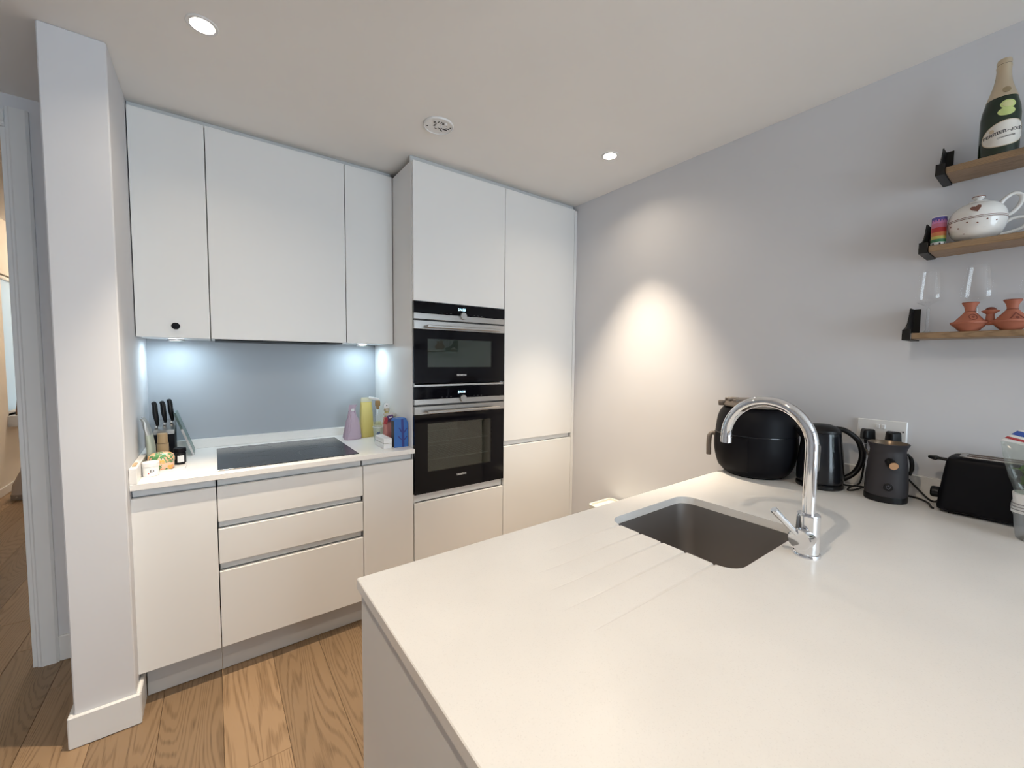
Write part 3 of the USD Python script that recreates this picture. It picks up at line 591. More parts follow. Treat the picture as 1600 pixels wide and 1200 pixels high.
cable([(XR - .036, -1.716, 1.080), (XR - .034, -1.716, 1.05), (XR - .026, -1.74, 1.0), (1.185, -1.80, .935), (1.150, -1.83, cz + .007), (1.135, -1.846, cz + .007), (1.13, -1.853, .925)], 'black cable from the right plug running behind the frother to the toaster')
cable([(1.172, -1.770, cz), (1.165, -1.80, cz), (1.13, -1.83, cz), (1.08, -1.845, cz), (1.07, -1.851, cz)], 'black cable lying on the worktop in front of the toaster dial')

# ------------------------------------------------------------------ bag of salad at the right edge
t = thing('salad_bag', 'clear plastic bag of green leaves with a striped top beside the toaster', 'food bag', (.955, -2.098, WT))
gx, gy = .955, -2.098
def gsec(z, a, b, p=3, dx=0): return superell(gx + dx, gy, z, a, b, p, 44)
part(t, 'cup', loft([gsec(WT, .040, .060), gsec(WT + .004, .044, .066), gsec(WT + .03, .046, .070), gsec(WT + .066, .046, .073), gsec(WT + .076, .050, .078)]), PLASTIC2, 'frosted clear lower part of the bag')
part(t, 'paper_label', loft([gsec(WT + .0765, .0505, .0785), gsec(WT + .10, .048, .075), gsec(WT + .128, .050, .078), gsec(WT + .130, .046, .070)], True), WHITEPR, 'white paper band with grey print lines')
part(t, 'print_lines', join(*[loft([gsec(z, .0515 - k * .0006, .0795 - k * .0008), gsec(z + .0022, .0515 - k * .0006, .0795 - k * .0008)]) for k, z in enumerate((WT + .084, WT + .092, WT + .100))]), pm('print_grey', (.35, .36, .38), .6), smooth=False)
up = [gsec(WT + .131, .046, .074), gsec(WT + .17, .052, .088), gsec(WT + .21, .052, .096), gsec(WT + .235, .045, .100), gsec(WT + .255, .024, .104), gsec(WT + .268, .010, .106)]
rb = np.random.default_rng(4)
for s in up[1:]: s[:, :2] += rb.normal(0, .0014, (len(s), 2))
part(t, 'clear_film', loft(up), PLASTIC)
def leaf(c, L, W, ax, tw):
    pts = []
    for u in np.linspace(0, 1, 5):
        w = W * math.sin(PI * min(1, u * .9 + .08)); pts += [(u * L, -w, .012 * math.sin(u * 3)), (u * L, 0, .012 * math.sin(u * 3) - .004), (u * L, w, .012 * math.sin(u * 3))]
    F = []
    for i in range(4):
        a = 3 * i; F += [(a, a + 3, a + 1), (a + 1, a + 3, a + 4), (a + 1, a + 4, a + 2), (a + 2, a + 4, a + 5)]
    m = trimesh.Trimesh(np.array(pts), F, process=False)
    m.apply_transform(trimesh.transformations.euler_matrix(*tw)); m.apply_translation(c); return m
for i in range(44):
    c = (gx + rb.uniform(-.024, .012), gy + rb.uniform(-.04, .066), WT + rb.uniform(.145, .20))
    part(t, 'leaf', leaf(c, rb.uniform(.024, .042), rb.uniform(.010, .016), None, (rb.uniform(-1, 1), rb.uniform(-1.2, .3), rb.uniform(0, 6.28))), LEAF, smooth=True)
for (z, h, mat, nm) in ((.268, .008, WHITEPR, 'white_stripe'), (.2765, .006, RED, 'red_stripe'), (.283, .007, WHITEPR, 'white_stripe'), (.2905, .013, BLUE, 'blue_stripe'), (.304, .005, WHITEPR, 'white_stripe')):
    q = loft([gsec(WT + z, .006, .106 - (z - .268) * .6, 4), gsec(WT + z + h, .006, .106 - (z + h - .268) * .6, 4)])
    q = rot(q, 12, [1, 0, 0], (gx, gy + .09, WT + .27)); part(t, nm, q, mat)

# ------------------------------------------------------------------ wall shelves
def shelf(yo, zb, label, bl):
    th = .024; y1 = -2.75
    t = thing('wall_shelf', label, 'shelf', (1.15, (yo + y1) / 2, zb), group='wooden wall shelves')
    part(t, 'board', cbox(1.085, XR - .004, y1 + .01, yo - .0225, zb + .0035, zb + th, .002), SHELFW, 'oiled wooden board')
    for yc in (yo - .011, y1 + .011):
        strip = Polygon([(1.078, zb), (XR - .0005, zb), (XR - .0005, zb + .117), (XR - .0040, zb + .117), (XR - .0040, zb + .0034), (1.0822, zb + .0034), (1.0822, zb + .036), (1.078, zb + .036)])
        m = rot(extr(strip, .022), 90, [1, 0, 0]); part(t, 'bracket', mv(m, 0, yc + .011, 0), BLACKM, 'black metal bracket')
        web = Polygon([(1.0825, zb + .0036), (1.0825, zb + .036), (1.110, zb + .042), (1.140, zb + .060), (1.160, zb + .088), (1.172, zb + .117), (XR - .0042, zb + .117), (XR - .0042, zb + .03), (1.196, zb + .03), (1.180, zb + .050), (1.150, zb + .036), (1.135, zb + .0265), (1.135, zb + .0036)])
        m = rot(extr(web, .0035), 90, [1, 0, 0]); part(t, 'bracket_web', mv(m, 0, yo - .0002 if yc > -2 else y1 + .0036, 0), BLACKM)
shelf(-1.800, 2.017, 'top wooden wall shelf on black brackets carrying the champagne bottle', '')
shelf(-1.772, 1.769, 'middle wooden wall shelf on black brackets carrying the teapot', '')
shelf(-1.744, 1.478, 'lowest wooden wall shelf on black brackets carrying the wine glasses', '')
S1, S2, S3 = 2.017 + .024, 1.769 + .024, 1.478 + .024

# champagne bottle
def wrap(m, r_of_z, cx, cy, z0, ang, off=.0004):   # bend a flat text / patch (x right, y up, z out) round a vertical lathe body
    m = as_tm(m).copy(); v = np.array(m.vertices); z = z0 + v[:, 1]; r = np.array([r_of_z(a) for a in z]); a = math.radians(ang) + v[:, 0] / r
    rr = r + off + v[:, 2]
    m.vertices = np.stack([cx + rr * np.cos(a), cy + rr * np.sin(a), z], 1); return m
def fine(g, e=.0035):
    v, f = trimesh.remesh.subdivide_to_size(g.vertices, g.faces, e); return trimesh.Trimesh(v, f)
def patch(poly, th=.0004):
    g = join(*[trimesh.creation.extrude_polygon(q.segmentize(.004), th, engine='earcut') for q in getattr(poly, 'geoms', [poly])])
    return fine(g)
CX, CY = 1.135, -1.929
bpz = [(.0425, 0), (.0442, .006), (.0445, .03), (.0445, .130), (.042, .155), (.035, .185), (.026, .215), (.0195, .240), (.0165, .262), (.0155, .285), (.0168, .287), (.0168, .298), (.0155, .300), (.0150, .310)]
rz = lambda z: float(np.interp(z, [p[1] for p in bpz], [p[0] for p in bpz]))
t = thing('champagne_bottle', 'dark green champagne bottle with gold foil neck on the top wall shelf', 'bottle', (CX, CY, S1))
part(t, 'glass', lathe([(0, .004), (.03, .0)] + [(r * .96, z * .945) for r, z in bpz] + [(0, .294)], 56), CHAMPG, local=True)
bpz = [(r * .96, z * .945) for r, z in bpz]
fo = [(z, rz(z) + .0008) for z in np.linspace(.176, .284, 14)]
part(t, 'foil', lathe([(rz(.176) - .001, .176)] + [(r, z) for z, r in fo] + [(.0164, .289), (.0148, .297), (.010, .300), (0, .3005)], 48), GOLD, 'gold foil over cork and neck', local=True)
part(t, 'foil_seal', wrap(patch(Point(0, 0).buffer(.009)), rz, 0, 0, .196, 203, .0014), pm('foil_mark', (.36, .28, .17), .4, .6), local=True)
gl = unary_union([affinity.scale(Point(.001, .010).buffer(.0165, quad_segs=10), 1, .85), affinity.scale(Point(-.002, -.012).buffer(.0185, quad_segs=10), 1, .68)])
part(t, 'crest_label', wrap(patch(gl), rz, 0, 0, .137, 203, .0006), LABELG, 'small green crest label', local=True)
part(t, 'crest_mark', wrap(patch(affinity.scale(Point(.001, .010).buffer(.012), 1, .8)), rz, 0, 0, .137, 203, .0011), pm('crest_yellow', (.62, .62, .30), .5), local=True)
ll = affinity.rotate(affinity.scale(Point(0, 0).buffer(.040, quad_segs=16), 1.35, .95), 14)
part(t, 'main_label', wrap(patch(ll), rz, 0, 0, .061, 203, .0006), LABEL, 'large cream oval label', local=True)
part(t, 'label_border', wrap(patch(ll.difference(ll.buffer(-.0022))), rz, 0, 0, .061, 203, .0011), GOLD, local=True)
def ltext(s, h, dy, dx=0):
    m = meshkit.text_mesh(s, h, .0003, bold=h > .005); m.apply_translation((-m.bounds.mean(0)[0] + dx, dy, 0)); return rot(m, 10, [0, 0, 1])
# text is read from outside, so x runs the other way round the body
part(t, 'lettering', wrap(ltext('PERRIER-JOUËT', .0088, .001), rz, 0, 0, .061, 203, .0013), INK, local=True, smooth=False)
part(t, 'lettering', wrap(ltext('CHAMPAGNE', .0045, -.013), rz, 0, 0, .061, 203, .0013), INK, local=True, smooth=False)
part(t, 'emblem', wrap(patch(Point(-.030, .012).buffer(.0055)), rz, 0, 0, .061, 203, .0011), GOLD, local=True)

# teapot for one: cup below, pot above
PX, PY = 1.14, -1.895
cb = [(0, .004), (.030, .0), (.032, .003)] + [(p[0], p[2]) for p in spline([(.034, 0, .005), (.052, 0, .018), (.062, 0, .038), (.0655, 0, .058), (.066, 0, .066)], 5)] + [(.062, .066), (.05, .03), (0, .012)]
t = thing('teacup', 'white dotted ceramic cup holding the teapot on the middle shelf', 'cup', (PX, PY, S2), -65)
part(t, 'bowl', lathe(cb, 56), CERAM, local=True)
part(t, 'handle', tube(spline([(.058, 0, .048), (.078, 0, .062), (.104, 0, .064), (.112, 0, .050), (.098, 0, .030), (.070, 0, .020), (.052, 0, .017)], 7), .0052, 14), CERAM, local=True)
crz = lambda z: float(np.interp(z, [.005, .018, .038, .058, .066], [.034, .052, .062, .0655, .066]))
for i, (a, z) in enumerate([(-150, .052), (-128, .04), (-108, .053), (-88, .047), (-70, .055), (-50, .05), (-140, .028), (-118, .022), (-95, .026), (-72, .030), (-52, .027), (-165, .036)]):
    part(t, 'dot', wrap(patch(Point(0, 0).buffer(.0022, quad_segs=4)), crz, 0, 0, z, a - 20, .0004), HEART, local=True, smooth=False)
part(t, 'rim_band', lathe([(.0662, .0628), (.0667, .0628), (.0667, .0642), (.0662, .0642), (.0662, .0628)], 56), HEART, local=True)
t = thing('teapot', 'white ceramic teapot with a brown heart nested in the dotted cup', 'teapot', (PX, PY, S2 + .0663), -65)
pp = spline([(.0655, 0, .0005), (.0650, 0, .012), (.060, 0, .028), (.049, 0, .043), (.036, 0, .052), (.026, 0, .055)], 5)
prz = lambda z: float(np.interp(z, [p[2] for p in pp], [p[0] for p in pp]))
part(t, 'body', lathe([(0, .0005)] + [(p[0], p[2]) for p in pp] + [(0, .0555)], 56), CERAM, local=True)
part(t, 'lid', lathe([(0, .0557), (.0245, .0557), (.022, .060), (.010, .0625), (.0075, .066), (.013, .071), (.0145, .076), (.011, .080), (0, .0815)], 40), CERAM, local=True)
part(t, 'lid_rim', lathe([(.0142, .0745), (.0150, .0745), (.0150, .0765), (.0142, .0765), (.0142, .0745)], 32), HEART, local=True)
part(t, 'band', lathe([(.0652, .002), (.0659, .002), (.0659, .0034), (.0652, .0034), (.0652, .002)], 56), HEART, local=True)
part(t, 'handle', tube(spline([(.048, 0, .042), (.060, 0, .062), (.078, 0, .074), (.094, 0, .066), (.094, 0, .042), (.080, 0, .018), (.064, 0, .006)], 7), .0058, 14), CERAM, local=True)
hp = Polygon([(0, -.013), (.011, -.001), (.012, .006), (.007, .0095), (.001, .0065), (0, .004), (-.001, .0065), (-.007, .0095), (-.012, .006), (-.011, -.001)])
part(t, 'heart', wrap(patch(affinity.rotate(hp, 18)), prz, 0, 0, .028, -112, .0008), HEART, 'brown heart', local=True)
t_ = None
# rainbow tin
t = thing('striped_tin', 'small rainbow striped cylinder at the left end of the middle shelf', 'tin', (1.120, -1.812, S2))
rb_ = [(.0, .012, (.78, .78, .76), 'white_base'), (.012, .022, (.05, .22, .10), 'green_stripe'), (.022, .032, (.55, .50, .12), 'yellow_stripe'), (.032, .045, (.60, .20, .07), 'orange_stripe'), (.045, .060, (.48, .03, .035), 'red_stripe'), (.060, .074, (.55, .16, .26), 'pink_stripe'), (.074, .086, (.60, .22, .45), 'rose_stripe'), (.086, .094, (.10, .08, .35), 'violet_stripe'), (.094, .098, (.74, .72, .72), 'lid')]
for i, (z0, z1, c, nm) in enumerate(rb_):
    part(t, nm, lathe([(0, z0), (.0185, z0), (.0185, z1), (0, z1)], 36), pm('tin_colour_%d' % i, c, .35), local=True)
for i in range(9):
    part(t, 'drip', wrap(patch(sbox(-.0016, -.006, .0016, .0)), lambda z: .0185, 0, 0, .0865, 130 + i * 22, .0004), '/World/Looks/tin_colour_7', local=True, smooth=False)
for a in (150, 200, 240): part(t, 'foot_mark', wrap(patch(sbox(-.002, 0, .002, .009)), lambda z: .0185, 0, 0, .0, a, .0004), INK, local=True, smooth=False)

# wine glasses
WG = [(0, .0005), (.030, 0), (.034, .001), (.034, .0022), (.012, .0045), (.0052, .010), (.0042, .03), (.0040, .06), (.0045, .085), (.0075, .094), (.018, .100), (.033, .107), (.0385, .114), (.0400, .124), (.0385, .145), (.0345, .175), (.0305, .205), (.0292, .218), (.0284, .218), (.0296, .205), (.0336, .175), (.0375, .145), (.0390, .124), (.0375, .116), (.032, .109), (.017, .1025), (0, .0985)]
def wineglass(x, y, label, s=1.0, w=1.0):
    t = thing('wine_glass', label, 'wine glass', (x, y, S3), group='wine glasses on the lowest shelf')
    part(t, 'bowl', lathe([(.0078, .0936 * s)] + [(r * w, z * s) for r, z in WG[9:18]], 48), GLASS, local=True)
    part(t, 'rim', tube([(.0292 * w * math.cos(a), .0292 * w * math.sin(a), .218 * s) for a in np.linspace(0, 2 * PI, 49)], .0006, 6), GLASS, local=True)
    part(t, 'stem', lathe([(0, .0046 * s)] + [(r, z * s) for r, z in WG[4:9]] + [(0, .0935 * s)], 24), GLASS2, local=True)
    part(t, 'foot', lathe([(r, z) for r, z in WG[:5]] + [(0, .0045)], 40), GLASS2, local=True)
wineglass(1.150, -1.795, 'clear wine glass at the left end of the lowest shelf', 1.0, .93)
wineglass(1.1765, -1.905, 'clear wine glass behind the terracotta tagine set', 1.0, 1.06)
wineglass(1.1765, -2.03, 'clear wine glass at the right edge of the photo on the lowest shelf', .97, 1.06)

# terracotta tagine salt and pepper set
GY = 1.108
t = thing('tagine_set', 'terracotta double tagine condiment set on the lowest shelf', 'condiment set', (GY, -1.944, S3))
def bowlp(cy): return lathe([(0, 0), (.020, 0), (.024, .003), (.036, .018), (.043, .024), (.044, .030), (.041, .031), (.034, .024), (0, .022)], 44, GY, cy, .8, 1).apply_translation((0, 0, S3))
for cy in (-1.898, -1.985): part(t, 'dish', bowlp(cy), TERRA)
part(t, 'bridge', cbox(GY - .014, GY + .014, -1.952, -1.931, S3 + .018, S3 + .029, .004), TERRA)
for cy, n in ((-1.898, 0), (-1.985, 1)):
    c = part(t, 'lid', lathe([(0, .0255), (.0365, .0255), (.037, .029), (.026, .044), (.017, .056), (.0125, .062), (.0120, .064), (.0115, .068), (.014, .080), (.0195, .090), (.0195, .0925), (.012, .090), (0, .086)], 44, GY, cy).apply_translation((0, 0, S3)), TERRA, 'pointed tagine lid')
    part(t, 'lid_ring', lathe([(.0126, .0628), (.0135, .0634), (.0126, .064), (.0126, .0628)], 32, GY, cy).apply_translation((0, 0, S3)), TERRAD)
    part(t, 'lid_rim', lathe([(.0185, .0905), (.0202, .0915), (.0185, .0932), (.0175, .0920), (.0185, .0905)], 32, GY, cy).apply_translation((0, 0, S3)), TERRAD)
    lr = lambda z: float(np.interp(z - S3, [.029, .044, .056, .062], [.037, .026, .017, .0125]))
    shp = (Point(0, .0135).buffer(.010).difference(Point(0, .0135).buffer(.0078))).union(Point(0, .0135).buffer(.0034)) if n == 0 else Polygon([(-.016, .002), (0, .023), (.016, .002), (.012, .002), (0, .018), (-.012, .002)]).union(Point(0, .005).buffer(.004))
    part(t, 'painted_motif', wrap(patch(shp), lr, GY, cy, S3 + .031, 203, .0007), TERRAD, local=False)
part(t, 'knob', lathe([(0, .0285), (.012, .0285), (.0095, .040), (.009, .052), (.019, .060), (.020, .0625), (.012, .066), (.006, .070), (0, .071)], 36, GY, -1.9415).apply_translation((0, 0, S3)), TERRA, 'small capped pot between the lids')
part(t, 'knob_cap', lathe([(0, .0715), (.007, .0702), (.012, .0668), (.0125, .0675), (.007, .0725), (0, .074)], 32, GY, -1.9415).apply_translation((0, 0, S3)), TERRAD)

# ------------------------------------------------------------------ left group on the run
# knife block
KB = thing('knife_block', 'black knife block with a steel collar in the left corner of the worktop', 'knife block', (-1.077, .52, WT))
blk = trimesh.convex.convex_hull(np.array([(x, y, z) for x in (-1.112, -1.036) for y, z in ((.45, WT), (.585, WT), (.45, WT + .115), (.585, WT + .150))]))
part(KB, 'block', blk, BLACKMAT, smooth=False)
col = trimesh.convex.convex_hull(np.array([(x, y, z) for x in (-1.1125, -1.0355) for y, z in ((.4495, WT + .1155), (.5855, WT + .1505), (.4495, WT + .136), (.5855, WT + .171))]))
part(KB, 'collar', col, STEEL, smooth=False)
for i, (x, y, ln, zb, lab) in enumerate(((-1.103, .480, .128, 0, 'left knife with a curved black handle in the block'), (-1.076, .515, .118, .008, 'middle knife with a curved black handle in the block'), (-1.0505, .535, .120, .016, 'right knife with a curved black handle in the block'))):
    z = WT + .136 + (y - .45) * .26
    t = thing('kitchen_knife', lab, 'knife', (x, y, z), group='knives in the knife block')
    part(t, 'bolster', cbox(x - .005, x + .005, y - .009, y + .009, z + .0002, z + .012, .001), STEEL)
    hp_ = spline([(x + .004, y, z + .0125), (x + .002, y - .002, z + .035), (x - .002, y - .004, z + .07), (x - .004, y - .004, z + ln - .015), (x - .010, y - .004, z + ln)], 6)
    part(t, 'handle', tube(hp_, np.interp(np.linspace(0, 1, len(hp_)), [0, .15, .45, .75, .92, 1], [.008, .0100, .0145, .0135, .0125, .006]), 16, (1.0, .75)), BLACKP)
# glass board leaning against the block
t = thing('glass_board', 'thin glass board with steel edge leaning beside the knife block', 'chopping board', (-.99, .52, WT))
a0, a1 = np.array([-.966, WT + .002]), np.array([-1.0335, WT + .213]); d = (a1 - a0) / np.linalg.norm(a1 - a0); nn = np.array([d[1], -d[0]]) * .004
def slat(u0, u1, y0, y1, w=1.0):
    p0, p1 = a0 + (a1 - a0) * u0, a0 + (a1 - a0) * u1
    return trimesh.convex.convex_hull(np.array([(q[0], y, q[1]) for y in (y0, y1) for q in (p0 - nn * w, p0 + nn * w, p1 - nn * w, p1 + nn * w)]))
part(t, 'board', slat(.03, 1, .462, .60), pane('board_glass', (.55, .66, .62), milky=.35, milk=(.35, .42, .42)), smooth=False)
part(t, 'edge_strip', slat(0, .62, .455, .4615, 1.1), STEEL, smooth=False)
part(t, 'edge_strip', slat(.62, 1, .455, .4615, 1.1), pm('edge_green', (.05, .09, .08), .3), smooth=False)
# foil pouch
t = thing('foil_pouch', 'crumpled silver green foil pouch against the left wall', 'pouch', (-1.103, .25, WT))
PCH = pm('pouch_green', (.42, .47, .40), .35, .2); FOIL = pm('pouch_foil', (.60, .60, .58), .3, .7)
def pouchsec(z, x, y, a, b): return superell(x, y, z, a, b, 2.6, 32)
x = -1.1; ss = [pouchsec(WT, -1.103, .26, .015, .040), pouchsec(WT + .02, -1.103, .26, .016, .042), pouchsec(WT + .10, -1.105, .26, .015, .044), pouchsec(WT + .15, -1.110, .26, .012, .045)]
part(t, 'pouch', loft(ss), PCH)
ss = [pouchsec(WT + .1503, -1.110, .26, .0115, .045), pouchsec(WT + .175, -1.116, .26, .008, .046), pouchsec(WT + .205, -1.121, .26, .006, .045), pouchsec(WT + .222, -1.128, .26, .004, .044)]
rz_ = np.random.default_rng(9)
for s in ss[1:]: s[:, 0] += .004 * np.sin(s[:, 1] * 120 + s[0, 2] * 40)
part(t, 'top_foil', loft(ss), FOIL, 'torn silver top')
# bamboo jar
t = thing('bamboo_mill', 'small bamboo coloured cylinder behind the floral tin', 'mill', (-1.072, .345, WT))
BAMB = pm('bamboo', (.48, .33, .18), .5)
part(t, 'body', lathe([(0, .0), (.022, 0), (.0225, .004), (.0215, .09), (0, .09)], 36), BAMB, local=True)
part(t, 'head', lathe([(0, .0905), (.020, .0905), (.0185, .132), (.017, .136), (0, .136)], 36), BAMB, local=True)
part(t, 'joint', lathe([(.0212, .0895), (.0217, .0895), (.0205, .0925), (.0200, .0925), (.0212, .0895)], 36), pm('bamboo_dark', (.22, .14, .07), .5), local=True)
# tray with tin, jars
t = thing('serving_tray', 'small white rounded tray under the floral tin and black jar', 'tray', (-1.045, .21, WT))
tr = man(extr(rrect(-1.105, -.983, .135, .300, .022), .010, WT)) - man(extr(rrect(-1.100, -.988, .140, .295, .018), .02, WT + .0035))
part(t, 'dish', tr, WHITEP)
FLOR = usdkit.material(stage, '/World/Looks/floral', {'g': ('texture_coordinate', {}), 'v': ('voronoi_texture', {'scale': 46.0}), 'n': ('noise_texture', {'scale': 38.0, 'detail': 2.0}),
    'r': ('rgb_ramp', {'ramp': [(.0, (.72, .18, .10)), (.30, (.80, .42, .30)), (.40, (.10, .28, .10)), (.50, (.86, .52, .38)), (.60, (.85, .45, .10)), (.72, (.75, .30, .35)), (1.0, (.86, .58, .40))], 'interpolate': False}), 'p': ('principled_bsdf', {'roughness': .3})},
    [('g.object', 'n.vector'), ('n.fac', 'r.fac'), ('r.color', 'p.base_color')], surface='p.BSDF')
TZ0 = WT + .0037
t = thing('floral_tin', 'rounded tin box with orange and green floral print on the small tray', 'tin', (-1.066, .188, TZ0))
part(t, 'base', lathe([(0, 0), (.036, 0), (.0415, .005), (.0440, .02), (.0438, .037), (0, .037)], 48), FLOR, local=True)
part(t, 'lid', lathe([(0, .0372), (.0450, .0372), (.0455, .050), (.042, .062), (.032, .070), (.014, .074), (0, .0745)], 48), FLOR, local=True)
part(t, 'rim', lathe([(.0438, .0362), (.0454, .0364), (.0454, .0382), (.0438, .0384), (.0438, .0362)], 48), GOLD, local=True)
t = thing('candle_jar', 'black glass jar with a white label on the small tray', 'jar', (-1.008, .262, TZ0))
part(t, 'jar', lathe([(0, 0), (.021, 0), (.023, .003), (.023, .050), (.020, .054), (0, .054)], 40), BLACKG, local=True)
part(t, 'lid', lathe([(0, .0545), (.0235, .0545), (.0235, .070), (.021, .073), (0, .073)], 40), BLACKMAT, local=True)
part(t, 'label', wrap(patch(sbox(-.012, 0, .012, .030)), lambda z: .023, 0, 0, .011, -78, .0005), WHITEPR, 'white paper label', local=True)
t = thing('cream_jar', 'small white lidded jar with tiny print at the front left of the worktop', 'jar', (-1.0925, .103, WT))
part(t, 'jar', lathe([(0, 0), (.024, 0), (.0265, .003), (.0265, .040), (0, .040)], 44), WHITEP, local=True)
part(t, 'lid', lathe([(0, .0405), (.0275, .0405), (.0278, .055), (.026, .058), (0, .058)], 44), WHITEP, local=True)
for dx, w, h, z, a in ((0, .0014, .011, .018, -88), (.004, .0010, .014, .016, -88), (.010, .0010, .008, .020, -88)):
    part(t, 'print', wrap(patch(sbox(dx - w, 0, dx + w, h)), lambda z_: .0265, 0, 0, z, a, .0004), INK, local=True, smooth=False)
part(t, 'print', wrap(patch(Point(-.006, 0).buffer(.0022)), lambda z_: .0265, 0, 0, .014, -88, .0004), RED, 'small red dot', local=True, smooth=False)
single('wooden_clip', cbox(-1.139, -1.128, .02, .075, .9694, .9745, .001), BAMB, 'small wooden clip lying on top of the left upstand', 'clip')
single('spice_lid', lathe([(0, WT), (.008, WT), (.008, WT + .010), (0, WT + .012)], 20, -1.113, .136), BLACKP, 'tiny black cap beside the small white jar', 'cap')

# ------------------------------------------------------------------ right group on the run
LIL = paint('lilac_paper', (.58, .46, .58), rough=.55, bump=.3, scale=60, var=.12); YEL = paint('yellow_paper', (.80, .70, .24), rough=.45, bump=.3, scale=50, var=.08)
PINK = paint('pink_paper', (.60, .25, .22), rough=.5, bump=.2, scale=60, var=.1); PURP = pm('purple_clip', (.12, .06, .17), .4)
def crumple(secs, amp, seed):
    g = np.random.default_rng(seed)
    for s in secs[1:]: s[:, :2] += g.normal(0, amp, (len(s), 2))
    return loft(secs)
t = thing('lilac_bag', 'lilac paper bag tapering to a folded top right of the hob', 'packet', (-.203, .455, WT))
SE = lambda z, a, b, x=-.203, y=.455, p=2.6: superell(x, y, z, a, b, p, 28)
part(t, 'bag', crumple([SE(WT, .048, .036), SE(WT + .012, .050, .038), SE(WT + .06, .043, .034), SE(WT + .11, .034, .026), SE(WT + .15, .024, .016), SE(WT + .168, .020, .009)], .0026, 1), LIL)
part(t, 'folded_top', crumple([SE(WT + .1683, .019, .008), SE(WT + .188, .020, .006), SE(WT + .207, .021, .005, -.197)], .0012, 2), LIL)
part(t, 'label', pbox(-.214, -.196, .4345, .4360, WT + .172, WT + .186), WHITEPR)
t = thing('yellow_packet', 'tall yellow packet with a white clip on its folded top', 'packet', (-.108, .485, WT))
SY = lambda z, a, b, x=-.110, y=.485, p=5: superell(x, y, z, a, b, p, 28)
part(t, 'packet', crumple([SY(WT, .037, .030), SY(WT + .01, .039, .032), SY(WT + .08, .038, .030), SY(WT + .15, .036, .024), SY(WT + .20, .034, .013), SY(WT + .218, .034, .008)], .0011, 3), YEL)
part(t, 'folded_top', crumple([SY(WT + .2183, .034, .0085), SY(WT + .236, .033, .006), SY(WT + .246, .030, .005)], .0008, 4), pm('packet_cream', (.72, .72, .55), .5), 'pale folded top')
part(t, 'clip', rot(cbox(-.098, -.036, .452, .475, WT + .236, WT + .252, .003), 14, [0, 1, 0], (-.09, .46, WT + .244)), WHITEP, 'white plastic bag clip')
part(t, 'label', mv(cbox(-.128, -.098, .4545, .4555, WT + .135, WT + .175, .0004), 0, -.0125, 0), pm('yellow_light', (.78, .74, .45), .5), 'pale yellow label') if False else None
t = thing('oil_bottle', 'clear glass oil bottle with a cork stopper behind the pink packet', 'bottle', (-.0655, .40, WT))
ob = [(0, 0), (.026, 0), (.029, .004), (.029, .075), (.026, .10), (.015, .135), (.0105, .155), (.0105, .190), (.012, .192), (.012, .198), (.0095, .198)]
part(t, 'glass', lathe(ob, 40), GLASS, local=True)
part(t, 'oil', lathe([(0, .0055), (.025, .0065), (.025, .075), (.021, .10), (0, .10)], 36), pane('oil_pale', (.88, .86, .62), base=.01, edge=.1, milky=.2, milk=(.7, .72, .66)), 'pale oil', local=True)
part(t, 'cork', lathe([(0, .180), (.0078, .180), (.0090, .1985), (.0145, .1990), (.0155, .214), (.0135, .231), (0, .232)], 28), pm('cork', (.36, .23, .10), .7), 'brown cork stopper', local=True)
t = thing('syrup_bottle', 'small amber bottle with a gold cap and round white tag', 'bottle', (-.033, .335, WT))
part(t, 'glass', lathe([(0, 0), (.023, 0), (.025, .004), (.025, .10), (.020, .122), (.0125, .14), (.0125, .172), (0, .172)], 36), pm('amber_pale', (.50, .42, .16), .12), local=True)
part(t, 'label', lathe([(.0252, .035), (.0256, .035), (.0256, .095), (.0252, .095), (.0252, .035)], 36), pm('label_olive', (.60, .56, .36), .5), local=True)
part(t, 'cap', lathe([(0, .1722), (.0165, .1722), (.0165, .186), (.013, .188), (0, .188)], 28), GOLD, 'gold cap', local=True)
tg_ = join(rot(lathe([(0, 0), (.017, 0), (.017, .003), (0, .003)], 32), 90, [1, 0, 0]).apply_translation((0, 0, .203)))
part(t, 'tag', tg_, WHITEP, 'round white tag', local=True)
part(t, 'tag_dot', rot(lathe([(0, .0031), (.004, .0031), (.004, .0036), (0, .0036)], 16), 90, [1, 0, 0]).apply_translation((0, 0, .205)), INK, local=True)
t = thing('printed_glass', 'clear drinking glass with a blue print in front of the bottles', 'glass', (-.103, .275, WT))
part(t, 'glass', lathe([(0, 0), (.020, 0), (.0215, .003), (.030, .085), (.031, .092)], 40), pane('milk_glass', (.85, .9, .88), milky=.25, milk=(.75, .80, .80)), local=True)
grz = lambda z: float(np.interp(z, [.003, .085], [.0215, .030]))
part(t, 'print', wrap(patch(unary_union([Point(0, 0).buffer(.008), Point(.006, .004).buffer(.005), Point(-.005, -.004).buffer(.005)])), grz, 0, 0, .056, -110, .0006), pm('print_blue', (.10, .14, .24), .5), 'dark blue print', local=True)
part(t, 'rim', lathe([(.0308, .0895), (.0318, .0895), (.0318, .0925), (.0292, .0925), (.0308, .0895)], 40), WHITEPR, local=True)
t = thing('pink_packet', 'pink packet with a purple clip next to the blue carton', 'packet', (-.068, .205, WT))
SP = lambda z, a, b, x=-.068, y=.205, p=4.5: superell(x, y, z, a, b, p, 28)
part(t, 'packet', crumple([SP(WT, .026, .022), SP(WT + .01, .0275, .024), SP(WT + .07, .0275, .022), SP(WT + .115, .0275, .016), SP(WT + .145, .027, .008), SP(WT + .153, .026, .005)], .0009, 6), PINK)
part(t, 'red_corner', rot(cbox(-.098, -.080, .183, .1865, WT + .116, WT + .154, .001), 20, [0, 1, 0], (-.089, .18, WT + .134)), RED, 'red printed corner')
